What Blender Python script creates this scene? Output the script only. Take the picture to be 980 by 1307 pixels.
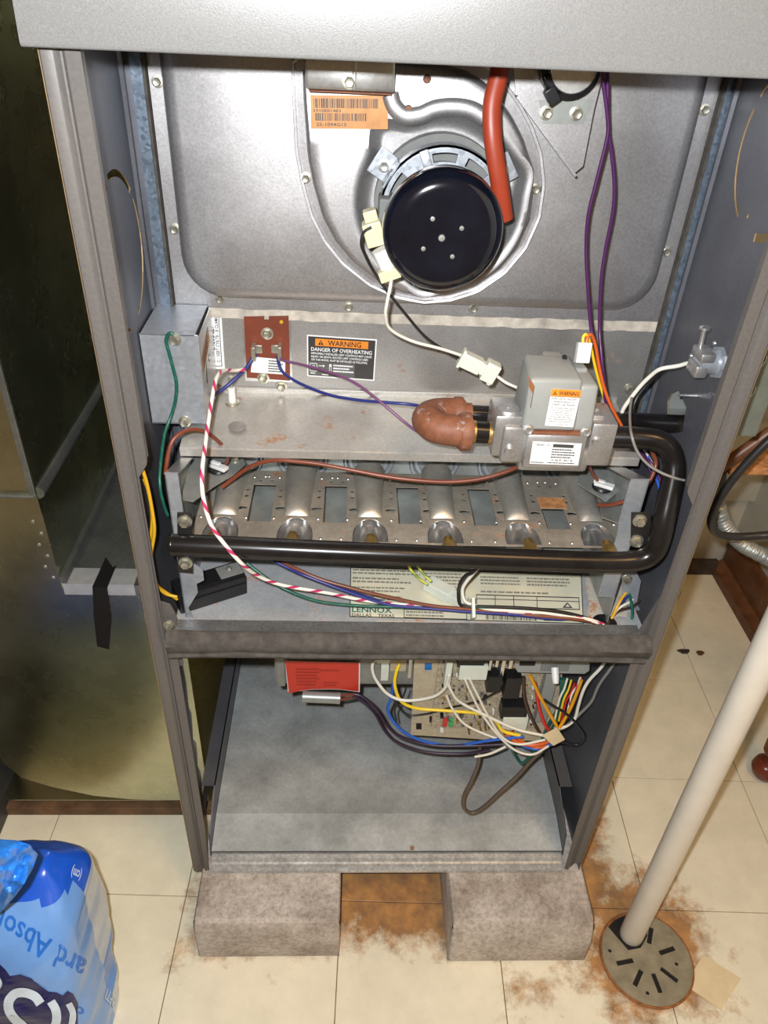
import bpy, bmesh, math, random
from mathutils import Vector, Matrix, noise
from mathutils.geometry import delaunay_2d_cdt

for o in list(bpy.data.objects):
    bpy.data.objects.remove(o, do_unlink=True)
SC = bpy.context.scene
COL = SC.collection
random.seed(7)
PI = math.pi

# ------------------------------------------------------------------ camera
CAM_LOC = Vector((-0.06853, -0.5778, 1.1362))
YAW, PITCH, ROLL, FPX = -0.0592, 0.6268, -0.0542, 979.8
W_IMG, H_IMG = 980, 1307
def cam_axes():
    cy, sy, cp, sp = math.cos(YAW), math.sin(YAW), math.cos(PITCH), math.sin(PITCH)
    f = Vector((-sy*cp, cy*cp, -sp)); r = Vector((cy, sy, 0)); d = f.cross(r)
    c, s = math.cos(ROLL), math.sin(ROLL)
    return c*r + s*d, -s*r + c*d, f
AX_R, AX_D, AX_F = cam_axes()
cam_data = bpy.data.cameras.new('camera')
cam = bpy.data.objects.new('camera', cam_data); COL.objects.link(cam)
cam_data.sensor_width = 36; cam_data.sensor_fit = 'AUTO'
cam_data.lens = FPX / H_IMG * 36
cam_data.clip_start = 0.02
mw = Matrix.Identity(4)
for i in range(3):
    mw[i][0] = AX_R[i]; mw[i][1] = -AX_D[i]; mw[i][2] = -AX_F[i]; mw[i][3] = CAM_LOC[i]
cam.matrix_world = mw
SC.camera = cam

# ------------------------------------------------------------------ light
world = bpy.data.worlds.new('world'); SC.world = world; world.use_nodes = True
bgn = world.node_tree.nodes['Background']
bgn.inputs[0].default_value = (1.0, 0.66, 0.34, 1); bgn.inputs[1].default_value = 0.16

def lamp(name, kind, loc, energy, col, size, rot=None):
    d = bpy.data.lights.new(name, kind); d.energy = energy; d.color = col
    if kind == 'AREA': d.size = size
    else: d.shadow_soft_size = size
    o = bpy.data.objects.new(name, d); COL.objects.link(o); o.location = loc
    if rot: o.rotation_euler = rot
    return o
# the compact camera's own flash tube, just above and left of the lens
lamp('camera_flash', 'POINT', CAM_LOC + Vector((-0.027, 0.0, 0.033)), 40.0, (0.95, 0.975, 1.0), 0.008)
# warm basement ceiling lamp behind the photographer
lamp('ceiling_lamp', 'AREA', (0.5, -0.9, 2.35), 15.0, (1.0, 0.58, 0.23), 0.5)

SC.view_settings.view_transform = 'Standard'
SC.view_settings.look = 'None'
SC.view_settings.exposure = 0.0
SC.view_settings.gamma = 1.0
SC.view_settings.use_curve_mapping = False

# ------------------------------------------------------------------ measuring helpers
def ray(px, py):
    return AX_R*((px-W_IMG/2)/FPX) + AX_D*((py-H_IMG/2)/FPX) + AX_F
def U(px, py, x=None, y=None, z=None):
    """world point seen at a pixel, on the plane x=, y= or z="""
    d = ray(px, py)
    if y is not None: t = (y-CAM_LOC.y)/d.y
    elif z is not None: t = (z-CAM_LOC.z)/d.z
    else: t = (x-CAM_LOC.x)/d.x
    return CAM_LOC + d*t

# ------------------------------------------------------------------ materials
MATS = {}
def _nt(name):
    m = bpy.data.materials.new(name); m.use_nodes = True
    MATS[name] = m
    nt = m.node_tree
    return m, nt, nt.nodes['Principled BSDF']
def link(nt, a, b): nt.links.new(a, b)
def coords(nt, scale=(1, 1, 1)):
    g = nt.nodes.new('ShaderNodeNewGeometry')
    mp = nt.nodes.new('ShaderNodeMapping'); mp.inputs['Scale'].default_value = scale
    link(nt, g.outputs['Position'], mp.inputs['Vector'])
    return mp.outputs['Vector']
def noise_n(nt, vec, scale, detail=4, rough=0.6):
    n = nt.nodes.new('ShaderNodeTexNoise'); n.inputs['Scale'].default_value = scale
    n.inputs['Detail'].default_value = detail; n.inputs['Roughness'].default_value = rough
    link(nt, vec, n.inputs['Vector']); return n.outputs['Fac']
def ramp(nt, fac, stops):
    r = nt.nodes.new('ShaderNodeValToRGB')
    el = r.color_ramp.elements
    while len(el) < len(stops): el.new(0.5)
    for e, (p, c) in zip(el, stops):
        e.position = p; e.color = (c[0], c[1], c[2], 1) if len(c) == 3 else c
    link(nt, fac, r.inputs['Fac']); return r.outputs['Color']
def mix(nt, fac, a, b, blend='MIX'):
    n = nt.nodes.new('ShaderNodeMix'); n.data_type = 'RGBA'; n.blend_type = blend
    for s, v in ((0, fac), (6, a), (7, b)):
        if hasattr(v, 'links') or hasattr(v, 'is_linked'): link(nt, v, n.inputs[s])
        elif s == 0: n.inputs[0].default_value = v
        else: n.inputs[s].default_value = (v[0], v[1], v[2], 1)
    return n.outputs[2]
def bump(nt, bsdf, h, strength=0.1, dist=0.001):
    b = nt.nodes.new('ShaderNodeBump'); b.inputs['Strength'].default_value = strength
    b.inputs['Distance'].default_value = dist
    link(nt, h, b.inputs['Height']); link(nt, b.outputs['Normal'], bsdf.inputs['Normal'])
def simple(name, col, rough=0.5, metal=0.0, var=0.12, vscale=60, bmp=0.0, bscale=400, spec=0.5, coat=0.0):
    m, nt, b = _nt(name)
    v = coords(nt)
    f = noise_n(nt, v, vscale)
    lo = [max(0, c*(1-var)) for c in col]; hi = [min(1, c*(1+var)) for c in col]
    link(nt, ramp(nt, f, [(0.3, lo), (0.7, hi)]), b.inputs['Base Color'])
    b.inputs['Roughness'].default_value = rough; b.inputs['Metallic'].default_value = metal
    b.inputs['Specular IOR Level'].default_value = spec
    b.inputs['Coat Weight'].default_value = coat
    if bmp: bump(nt, b, noise_n(nt, v, bscale, 2), bmp, 0.0006)
    return m
def metal_sheet(name, col, rough=0.4, metal=0.85, speck=0.25, sscale=700, blotch=0.15, bscale=14, rust=0.0, rustcol=(0.32, 0.13, 0.04), rscale=30, bmp=0.05):
    m, nt, b = _nt(name)
    v = coords(nt)
    f = noise_n(nt, v, sscale, 2, 0.7)
    c1 = ramp(nt, f, [(0.25, [c*(1-speck) for c in col]), (0.75, [min(1, c*(1+speck)) for c in col])])
    f2 = noise_n(nt, v, bscale, 5, 0.65)
    g = ramp(nt, f2, [(0.3, (1-blotch,)*3), (0.7, (1, 1, 1))])
    c = mix(nt, 1.0, c1, g, 'MULTIPLY')
    b.inputs['Metallic'].default_value = metal
    if rust > 0:
        f3 = noise_n(nt, v, rscale, 6, 0.7)
        k = ramp(nt, f3, [(0.62-rust*0.25, (0, 0, 0)), (0.72-rust*0.2, (1, 1, 1))])
        c = mix(nt, k, c, rustcol)
        mm = nt.nodes.new('ShaderNodeMath'); mm.operation = 'MULTIPLY_ADD'
        link(nt, k, mm.inputs[0]); mm.inputs[1].default_value = -metal; mm.inputs[2].default_value = metal
        link(nt, mm.outputs[0], b.inputs['Metallic'])
    link(nt, c, b.inputs['Base Color'])
    r = nt.nodes.new('ShaderNodeMapRange'); r.inputs['To Min'].default_value = rough-0.07; r.inputs['To Max'].default_value = rough+0.1
    link(nt, f2, r.inputs['Value']); link(nt, r.outputs[0], b.inputs['Roughness'])
    if bmp: bump(nt, b, f, bmp, 0.0004)
    return m
def spangle(name, col, rough=0.35, scale=120, metal=0.8, amt=0.2, blot=0.15):
    m, nt, b = _nt(name)
    v = coords(nt)
    vo = nt.nodes.new('ShaderNodeTexVoronoi'); vo.inputs['Scale'].default_value = scale
    link(nt, v, vo.inputs['Vector'])
    sx = nt.nodes.new('ShaderNodeSeparateColor'); link(nt, vo.outputs['Color'], sx.inputs[0])
    c1 = ramp(nt, sx.outputs[0], [(0, [c*(1-amt) for c in col]), (1, [min(1, c*(1+amt)) for c in col])])
    f2 = noise_n(nt, v, 11, 5, 0.65)
    g = ramp(nt, f2, [(0.3, (1-blot,)*3), (0.7, (1, 1, 1))])
    link(nt, mix(nt, 1.0, c1, g, 'MULTIPLY'), b.inputs['Base Color'])
    b.inputs['Metallic'].default_value = metal
    r = nt.nodes.new('ShaderNodeMapRange'); r.inputs['To Min'].default_value = rough-0.06; r.inputs['To Max'].default_value = rough+0.1
    link(nt, sx.outputs[1], r.inputs['Value']); link(nt, r.outputs[0], b.inputs['Roughness'])
    return m
def striped(name, c1, c2, turns=45, width=0.28, rough=0.4):
    m, nt, b = _nt(name)
    uv = nt.nodes.new('ShaderNodeUVMap'); uv.uv_map = 'UVMap'
    s = nt.nodes.new('ShaderNodeSeparateXYZ'); link(nt, uv.outputs[0], s.inputs[0])
    a = nt.nodes.new('ShaderNodeMath'); a.operation = 'MULTIPLY_ADD'
    link(nt, s.outputs[0], a.inputs[0]); a.inputs[1].default_value = turns; link(nt, s.outputs[1], a.inputs[2])
    fr = nt.nodes.new('ShaderNodeMath'); fr.operation = 'FRACT'; link(nt, a.outputs[0], fr.inputs[0])
    lt = nt.nodes.new('ShaderNodeMath'); lt.operation = 'LESS_THAN'; link(nt, fr.outputs[0], lt.inputs[0]); lt.inputs[1].default_value = width
    link(nt, mix(nt, lt.outputs[0], c1, c2), b.inputs['Base Color'])
    b.inputs['Roughness'].default_value = rough
    return m

simple('paint_grey', (0.122, 0.112, 0.104), 0.42, 0.15, 0.10, 300, 0.05, 900, 0.5)
simple('paint_header', (0.215, 0.215, 0.212), 0.31, 0.22, 0.16, 900, 0.12, 1100, 1.0)
metal_sheet('side_inner', (0.16, 0.165, 0.19), 0.42, 0.55, 0.10, 300, 0.25, 12)
metal_sheet('aluminized', (0.54, 0.525, 0.525), 0.42, 0.88, 0.16, 420, 0.18, 9, bmp=0.12)
metal_sheet('panel_low', (0.42, 0.405, 0.385), 0.46, 0.75, 0.18, 500, 0.2, 16, 0.08)
metal_sheet('shelf_metal', (0.58, 0.56, 0.52), 0.42, 0.6, 0.12, 300, 0.25, 20, 0.06)
metal_sheet('burner_metal', (0.56, 0.51, 0.43), 0.40, 0.6, 0.15, 260, 0.35, 24, 0.16, (0.30, 0.13, 0.05), 45)
metal_sheet('bell_metal', (0.62, 0.62, 0.62), 0.24, 0.9, 0.08, 200, 0.5, 45)
metal_sheet('tube_metal', (0.48, 0.46, 0.41), 0.38, 0.6, 0.1, 200, 0.3, 30)
metal_sheet('bright_steel', (0.72, 0.72, 0.70), 0.30, 0.9, 0.10, 400, 0.15, 30)
metal_sheet('screw_metal', (0.58, 0.56, 0.46), 0.34, 0.85, 0.1, 600, 0.2, 80)
metal_sheet('cast_alu', (0.56, 0.55, 0.54), 0.40, 0.8, 0.14, 500, 0.25, 40, bmp=0.15)
metal_sheet('deck_metal', (0.60, 0.62, 0.64), 0.42, 0.45, 0.12, 300, 0.2, 14, 0.12, (0.42, 0.17, 0.05), 28)
metal_sheet('blower_floor', (0.56, 0.59, 0.585), 0.46, 0.30, 0.12, 200, 0.5, 10)
metal_sheet('rail_bright', (0.60, 0.61, 0.60), 0.25, 0.45, 0.3, 200, 0.3, 30)
metal_sheet('rail_metal', (0.33, 0.335, 0.33), 0.32, 0.7, 0.25, 260, 0.3, 30)
spangle('galvanized', (0.44, 0.47, 0.51), 0.36, 240, 0.55, 0.07)
spangle('galv_strip', (0.15, 0.19, 0.24), 0.40, 300, 0.5, 0.28)
metal_sheet('duct_metal', (0.64, 0.65, 0.47), 0.26, 1.0, 0.05, 60, 0.3, 7, bmp=0.02)
metal_sheet('duct_dull', (0.34, 0.36, 0.35), 0.36, 0.85, 0.12, 200, 0.35, 18)
simple('box_dull', (0.19, 0.205, 0.17), 0.45, 0.4, 0.15, 50)
simple('galv_box', (0.33, 0.345, 0.325), 0.42, 0.5, 0.15, 50)
simple('black_pipe', (0.0105, 0.009, 0.0085), 0.24, 0.0, 0.4, 26, 0.0, 400, 0.32)
simple('black_plastic', (0.010, 0.010, 0.011), 0.38, 0.0, 0.2, 100, 0, 400, 0.3)
simple('black_bracket', (0.018, 0.016, 0.015), 0.45, 0.1, 0.2, 100)
simple('cup_black', (0.004, 0.005, 0.010), 0.12, 0.0, 0.3, 40, coat=0.6)
simple('gasket_grey', (0.17, 0.175, 0.165), 0.7, 0.0, 0.1, 120)
simple('foam', (0.075, 0.068, 0.060), 0.95, 0.0, 0.30, 90, 0.6, 260, 0.2)
simple('orange_tube', (0.29, 0.036, 0.012), 0.42, 0.0, 0.08, 60)
metal_sheet('elbow_rust', (0.23, 0.085, 0.042), 0.6, 0.05, 0.2, 120, 0.25, 30, 0.10, (0.36, 0.33, 0.30), 55, 0.3)
metal_sheet('brass', (0.55, 0.36, 0.12), 0.34, 0.85, 0.12, 300, 0.4, 60)
simple('valve_grey', (0.265, 0.275, 0.26), 0.5, 0.0, 0.06, 40, 0.06, 900)
simple('nylon', (0.62, 0.65, 0.56), 0.35, 0.0, 0.05, 60)
simple('white_plastic', (0.72, 0.71, 0.68), 0.4, 0.0, 0.04, 60)
simple('cream_plastic', (0.62, 0.57, 0.36), 0.45, 0.0, 0.1, 60)
simple('ceramic', (0.75, 0.73, 0.69), 0.3, 0.0, 0.04, 60)
simple('red_fibre', (0.17, 0.035, 0.014), 0.5, 0.0, 0.12, 40)
simple('board_beige', (0.43, 0.37, 0.26), 0.55, 0.0, 0.12, 150)
simple('pcb', (0.36, 0.31, 0.22), 0.5, 0.0, 0.45, 260)
simple('housing_grey', (0.21, 0.21, 0.19), 0.5, 0.1, 0.15, 60)
simple('label_red', (0.52, 0.032, 0.016), 0.45, 0.0, 0.06, 40)
simple('label_darkred', (0.32, 0.015, 0.01), 0.5)
simple('label_white', (0.78, 0.78, 0.76), 0.45, 0.0, 0.03, 80)
simple('label_black', (0.018, 0.016, 0.015), 0.5)
simple('label_dark', (0.035, 0.030, 0.028), 0.5)
simple('label_grey', (0.10, 0.095, 0.09), 0.5)
simple('print_grey', (0.24, 0.23, 0.19), 0.6)
simple('label_ink', (0.05, 0.05, 0.05), 0.6)
simple('label_orange', (0.80, 0.24, 0.02), 0.45)
simple('label_copper', (0.46, 0.20, 0.055), 0.42, 0.1, 0.18, 70)
simple('plate_cream', (0.66, 0.625, 0.47), 0.42, 0.0, 0.08, 30)
simple('plate_green', (0.02, 0.13, 0.10), 0.5)
simple('led_red', (0.5, 0.03, 0.03), 0.3); simple('led_green', (0.03, 0.4, 0.08), 0.3); simple('blue_part', (0.02, 0.16, 0.45), 0.35)
metal_sheet('rust_speckle', (0.60, 0.56, 0.47), 0.5, 0.2, 0.12, 300, 0.2, 30, 0.32, (0.46, 0.17, 0.045), 60)
simple('rust_patch', (0.42, 0.19, 0.07), 0.8, 0.0, 0.4, 120)
simple('white_crust', (0.47, 0.42, 0.35), 0.8, 0.0, 0.35, 60, 0.4, 300)
simple('pvc', (0.66, 0.61, 0.52), 0.38, 0.0, 0.05, 30)
simple('wall_paint', (0.48, 0.47, 0.40), 0.6, 0.0, 0.06, 12, 0.2, 60)
simple('base_wood', (0.13, 0.052, 0.022), 0.42, 0.0, 0.35, 30)
simple('base_dark', (0.05, 0.035, 0.028), 0.6, 0.0, 0.4, 30)
simple('plank_wood', (0.14, 0.075, 0.035), 0.75, 0.0, 0.4, 30)
simple('leg_wood', (0.14, 0.03, 0.014), 0.25, 0.0, 0.3, 40)
simple('dark_panel', (0.045, 0.045, 0.047), 0.5, 0.0, 0.1, 60)
simple('black_tape', (0.006, 0.005, 0.005), 0.55, 0.0, 0.2, 60)
metal_sheet('foil_tape', (0.75, 0.76, 0.75), 0.30, 0.6, 0.05, 100, 0.2, 60, bmp=0.3)
simple('rubber_cable', (0.02, 0.018, 0.017), 0.4, 0.0, 0.2, 60)
simple('paper_cream', (0.70, 0.58, 0.36), 0.7, 0.0, 0.06, 60)
simple('hole_shade', (0.010, 0.008, 0.007), 0.9)  # near-black colour painted in for the shade inside holes
simple('bare_edge', (0.50, 0.36, 0.20), 0.4, 0.7)
# wire insulation colours
for n_, c_ in {'w_white': (0.72, 0.69, 0.60), 'w_black': (0.014, 0.013, 0.013), 'w_purple': (0.062, 0.012, 0.075), 'w_darkpurple': (0.022, 0.010, 0.030),
               'w_blue': (0.018, 0.10, 0.48), 'w_navy': (0.022, 0.030, 0.17), 'w_mauve': (0.16, 0.06, 0.15), 'w_yellow': (0.78, 0.55, 0.02),
               'w_mustard': (0.60, 0.34, 0.015), 'w_orange': (0.62, 0.11, 0.02), 'w_amber': (0.66, 0.30, 0.01), 'w_red': (0.50, 0.025, 0.018),
               'w_brown': (0.16, 0.050, 0.022), 'w_rust': (0.17, 0.042, 0.020), 'w_green': (0.008, 0.085, 0.060), 'w_cable': (0.085, 0.068, 0.052),
               'w_grey': (0.20, 0.19, 0.17), 'w_choc': (0.045, 0.024, 0.018)}.items():
    simple(n_, c_, 0.36, 0.0, 0.06, 80)
striped('w_pinkwhite', (0.74, 0.70, 0.63), (0.48, 0.03, 0.12), 38, 0.30)
striped('w_greenyellow', (0.008, 0.085, 0.060), (0.02, 0.13, 0.07), 60, 0.16)
striped('w_limestripe', (0.50, 0.52, 0.06), (0.16, 0.26, 0.06), 40, 0.35)

def stained(name, base, var, rough, scale):
    """vinyl floor tile: cream, speckled, rust stained in the soaked area round the furnace feet and drain"""
    m, nt, b = _nt(name)
    v = coords(nt)
    f = noise_n(nt, v, scale, 5, 0.7)
    c = ramp(nt, f, [(0.3, [x*(1-var) for x in base]), (0.7, [x*(1+var*0.5) for x in base])])
    sp = noise_n(nt, v, 240, 2, 0.5)
    c = mix(nt, ramp(nt, sp, [(0.70, (0, 0, 0)), (0.76, (0.35,)*3)]), c, (0.30, 0.22, 0.12))
    # two soaked zones (object space of the room): under the cabinet and around the drain
    sep = nt.nodes.new('ShaderNodeSeparateXYZ'); g = nt.nodes.new('ShaderNodeNewGeometry'); link(nt, g.outputs['Position'], sep.inputs[0])
    def M(op, a, b_=None, c_=None):
        n = nt.nodes.new('ShaderNodeMath'); n.operation = op
        for i, x in enumerate((a, b_, c_)):
            if x is None: continue
            if hasattr(x, 'is_linked'): link(nt, x, n.inputs[i])
            else: n.inputs[i].default_value = x
        return n.outputs[0]
    def rect(x0, x1, y0, y1, soft):
        dx = M('SUBTRACT', M('ABSOLUTE', M('SUBTRACT', sep.outputs[0], (x0+x1)/2)), (x1-x0)/2)
        dy = M('SUBTRACT', M('ABSOLUTE', M('SUBTRACT', sep.outputs[1], (y0+y1)/2)), (y1-y0)/2)
        d = M('MAXIMUM', dx, dy)
        return M('MULTIPLY_ADD', d, -1.0/soft, 0.5)
    z1 = rect(-0.27, 0.350, -0.055, 0.62, 0.14)
    dr = nt.nodes.new('ShaderNodeVectorMath'); dr.operation = 'DISTANCE'
    link(nt, g.outputs['Position'], dr.inputs[0]); dr.inputs[1].default_value = (0.37, -0.06, 0)
    z2 = M('MULTIPLY_ADD', dr.outputs['Value'], -6.0, 1.12)
    dr2 = nt.nodes.new('ShaderNodeVectorMath'); dr2.operation = 'DISTANCE'
    link(nt, g.outputs['Position'], dr2.inputs[0]); dr2.inputs[1].default_value = (0.20, -0.12, 0)
    z3 = M('MULTIPLY_ADD', dr2.outputs['Value'], -5.0, 0.52)
    dr3 = nt.nodes.new('ShaderNodeVectorMath'); dr3.operation = 'DISTANCE'
    link(nt, g.outputs['Position'], dr3.inputs[0]); dr3.inputs[1].default_value = (-0.16, -0.07, 0)
    z4 = M('MULTIPLY_ADD', dr3.outputs['Value'], -5.5, 0.45)
    zone = M('MAXIMUM', M('MAXIMUM', z1, z2), M('MAXIMUM', z3, z4))
    n1 = noise_n(nt, v, 16, 6, 0.72)
    k = M('ADD', M('MULTIPLY', M('MINIMUM', M('MAXIMUM', zone, 0.0), 1.0), 0.62), M('SUBTRACT', n1, 0.5))
    kk = ramp(nt, k, [(0.22, (0, 0, 0)), (0.42, (0.9,)*3)])
    rc = ramp(nt, noise_n(nt, v, 40, 4, 0.6), [(0.3, (0.17, 0.065, 0.015)), (0.7, (0.50, 0.22, 0.04))])
    c = mix(nt, kk, c, rc)
    link(nt, c, b.inputs['Base Color']); b.inputs['Roughness'].default_value = rough
    bump(nt, b, f, 0.12, 0.0006)
    return m
stained('tile_cream', (0.80, 0.75, 0.59), 0.10, 0.35, 20)
simple('tile_gap', (0.22, 0.15, 0.07), 0.8, 0.0, 0.3, 40)
def concrete(name):
    m, nt, b = _nt(name); v = coords(nt)
    f = noise_n(nt, v, 160, 5, 0.75); f2 = noise_n(nt, v, 13, 4, 0.6)
    c = ramp(nt, f, [(0.25, (0.25, 0.222, 0.195)), (0.5, (0.50, 0.45, 0.40)), (0.75, (0.70, 0.63, 0.56))])
    c = mix(nt, 1.0, c, ramp(nt, f2, [(0.35, (0.62, 0.58, 0.55)), (0.6, (1, 1, 1))]), 'MULTIPLY')
    link(nt, c, b.inputs['Base Color']); b.inputs['Roughness'].default_value = 0.9
    bump(nt, b, f, 0.5, 0.002); return m
concrete('concrete')
simple('drain_metal', (0.30, 0.27, 0.19), 0.5, 0.35, 0.2, 60)
simple('drain_rust', (0.26, 0.10, 0.03), 0.8, 0.0, 0.4, 90)
simple('bag_blue', (0.15, 0.34, 0.75), 0.28, 0.0, 0.10, 22, coat=0.5)
simple('bag_azure', (0.025, 0.22, 0.76), 0.30, 0.0, 0.2, 30, coat=0.25)
simple('bag_royal', (0.010, 0.095, 0.62), 0.25, 0.0, 0.12, 40, coat=0.5)
simple('bag_pale', (0.52, 0.60, 0.72), 0.25, 0.0, 0.12, 30, coat=0.5)
simple('bag_ink', (0.02, 0.16, 0.60), 0.35)
simple('bag_navy', (0.010, 0.012, 0.09), 0.3)
simple('bag_white', (0.60, 0.72, 0.84), 0.3)

# ------------------------------------------------------------------ object helpers
WLOC = {}
def tag(o, label=None, cat=None, group=None, kind=None):
    if label: o['label'] = label
    if cat: o['category'] = cat
    if group: o['group'] = group
    if kind: o['kind'] = kind
    return o
def thing(name, label, cat, loc, group=None, kind=None):
    o = bpy.data.objects.new(name, None); COL.objects.link(o)
    o.empty_display_size = 0.02
    o.location = loc; WLOC[o] = Vector(loc)
    return tag(o, label, cat, group, kind)
class BMX:
    """a bmesh plus a flag that keeps its face normals as drawn"""
    def __init__(self): self.b = bmesh.new(); self.keep = False
    @property
    def verts(self): return self.b.verts
    @property
    def faces(self): return self.b.faces
    def to_mesh(self, me): self.b.to_mesh(me)
    def free(self): self.b.free()
def new(): return BMX()
_recalc = bmesh.ops.recalc_face_normals
def recalc(bm): _recalc(bm.b, faces=bm.b.faces[:])
def obj(name, bm, mats, parent=None, smooth=35, label=None, cat=None, group=None, kind=None):
    if isinstance(mats, str): mats = [mats]
    if not bm.keep: recalc(bm)
    co = [v.co for v in bm.verts]
    c = Vector(((min(v.x for v in co)+max(v.x for v in co))/2, (min(v.y for v in co)+max(v.y for v in co))/2, min(v.z for v in co)))
    for v in bm.verts: v.co -= c
    me = bpy.data.meshes.new(name); bm.to_mesh(me); bm.free()
    for m in mats: me.materials.append(MATS[m])
    if smooth:
        me.polygons.foreach_set('use_smooth', [True]*len(me.polygons))
        me.set_sharp_from_angle(angle=math.radians(smooth))
    o = bpy.data.objects.new(name, me); COL.objects.link(o)
    WLOC[o] = c
    if parent is not None:
        o.parent = parent; o.location = c - WLOC[parent]
    else: o.location = c
    return tag(o, label, cat, group, kind)

def basis(axis, up=None):
    a = Vector(axis).normalized()
    t = Vector(up) if up is not None else (Vector((0, 0, 1)) if abs(a.z) < 0.9 else Vector((1, 0, 0)))
    u = t.cross(a).normalized(); v = a.cross(u)
    return u, v, a
def hexa(bm, P, mi=0):
    """eight points: bottom ring 0-3, top ring 4-7"""
    vs = [bm.b.verts.new(p) for p in P]
    for f in ((3, 2, 1, 0), (4, 5, 6, 7), (0, 1, 5, 4), (1, 2, 6, 5), (2, 3, 7, 6), (3, 0, 4, 7)):
        bm.b.faces.new([vs[i] for i in f]).material_index = mi
    return vs
def box(bm, lo, hi, bev=0.0, mi=0):
    x0, y0, z0 = lo; x1, y1, z1 = hi
    vs = hexa(bm, [(x0, y0, z0), (x1, y0, z0), (x1, y1, z0), (x0, y1, z0), (x0, y0, z1), (x1, y0, z1), (x1, y1, z1), (x0, y1, z1)], mi)
    if bev: bevel(bm, vs, bev)
    return vs
def bevel(bm, vs, w, seg=2):
    es = set()
    for v in vs:
        for e in v.link_edges: es.add(e)
    bmesh.ops.bevel(bm.b, geom=list(es), offset=w, segments=seg, affect='EDGES', profile=0.5)
def obox(bm, c, size, u, v, w, bev=0.0, mi=0):
    c = Vector(c); u = Vector(u)*size[0]/2; v = Vector(v)*size[1]/2; w = Vector(w)*size[2]/2
    vs = hexa(bm, [c-u-v-w, c+u-v-w, c+u+v-w, c-u+v-w, c-u-v+w, c+u-v+w, c+u+v+w, c-u+v+w], mi)
    if bev: bevel(bm, vs, bev)
    return vs
def lathe(bm, prof, origin, axis, seg=20, mi=0, up=None, closed=False, a0=0.0, a1=2*PI):
    u, v, a = basis(axis, up); o = Vector(origin)
    full = abs(a1-a0-2*PI) < 1e-6
    n = seg if full else seg+1
    rings = []
    for r, h in prof:
        if r < 1e-6:
            rings.append([bm.b.verts.new(o+a*h)])
        else:
            rings.append([bm.b.verts.new(o + a*h + (u*math.cos(a0+(a1-a0)*i/seg) + v*math.sin(a0+(a1-a0)*i/seg))*r) for i in range(n)])
    pairs = list(zip(rings, rings[1:])) + ([(rings[-1], rings[0])] if closed else [])
    for A, B in pairs:
        m = seg
        for i in range(m):
            j = (i+1) % n
            if len(A) == 1 and len(B) == 1: continue
            if len(A) == 1: f = [A[0], B[i], B[j]]
            elif len(B) == 1: f = [A[i], A[j], B[0]]
            else: f = [A[i], A[j], B[j], B[i]]
            try: bm.b.faces.new(f).material_index = mi
            except ValueError: pass
def cyl(bm, p0, p1, r, r1=None, seg=16, mi=0, up=None):
    p0 = Vector(p0); p1 = Vector(p1); L = (p1-p0).length
    r1 = r if r1 is None else r1
    lathe(bm, [(0, 0), (r, 0), (r1, L), (0, L)], p0, p1-p0, seg, mi, up)
def ring(bm, c, axis, r0, r1, h, seg=32, mi=0):
    lathe(bm, [(r0, 0), (r1, 0), (r1, h), (r0, h)], c, axis, seg, mi, closed=True)
def torus(bm, c, axis, R, r, seg=40, n=10, mi=0, squash=1.0):
    lathe(bm, [(R+r*math.cos(2*PI*k/n), squash*r*math.sin(2*PI*k/n)) for k in range(n)], c, axis, seg, mi, closed=True)
def crom(P, n=6):
    P = [Vector(p) for p in P]
    if len(P) < 3: return P
    Q = [P[0]*2-P[1]] + P + [P[-1]*2-P[-2]]
    out = []
    for i in range(1, len(Q)-2):
        p0, p1, p2, p3 = Q[i-1:i+3]
        for k in range(n):
            t = k/n
            out.append(0.5*((2*p1) + (p2-p0)*t + (2*p0-5*p1+4*p2-p3)*t*t + (3*p1-p0-3*p2+p3)*t*t*t))
    out.append(P[-1])
    return out
def sweep(bm, pts, r, seg=8, mi=0, ry=None, caps=True, closed_prof=None, up0=None):
    """tube along pts with parallel transport, UV u = length, v = angle"""
    pts = [Vector(p) for p in pts]
    uvl = bm.b.loops.layers.uv.get('UVMap') or bm.b.loops.layers.uv.new('UVMap')
    T = []
    for i in range(len(pts)):
        a = pts[max(0, i-1)]; c = pts[min(len(pts)-1, i+1)]
        d = (c-a); T.append(d.normalized() if d.length > 1e-9 else Vector((0, 0, 1)))
    u, v, _ = basis(T[0], up0)
    rings = []; L = 0; Ls = []
    for i, p in enumerate(pts):
        if i:
            L += (p-pts[i-1]).length
            q = T[i-1].rotation_difference(T[i]); u = q @ u; v = q @ v
        Ls.append(L)
        rr = r[i] if isinstance(r, (list, tuple)) else r
        r2 = rr if ry is None else (ry[i] if isinstance(ry, (list, tuple)) else ry)
        rings.append([bm.b.verts.new(p + u*math.cos(2*PI*k/seg)*rr + v*math.sin(2*PI*k/seg)*r2) for k in range(seg)])
    for i in range(len(pts)-1):
        for k in range(seg):
            j = (k+1) % seg
            f = bm.b.faces.new([rings[i][k], rings[i][j], rings[i+1][j], rings[i+1][k]])
            f.material_index = mi
            for l, (lu, lv) in zip(f.loops, ((Ls[i], k/seg), (Ls[i], (k+1)/seg), (Ls[i+1], (k+1)/seg), (Ls[i+1], k/seg))):
                l[uvl].uv = (lu, lv)
    if caps:
        bm.b.faces.new(rings[0][::-1]).material_index = mi; bm.b.faces.new(rings[-1]).material_index = mi
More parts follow.
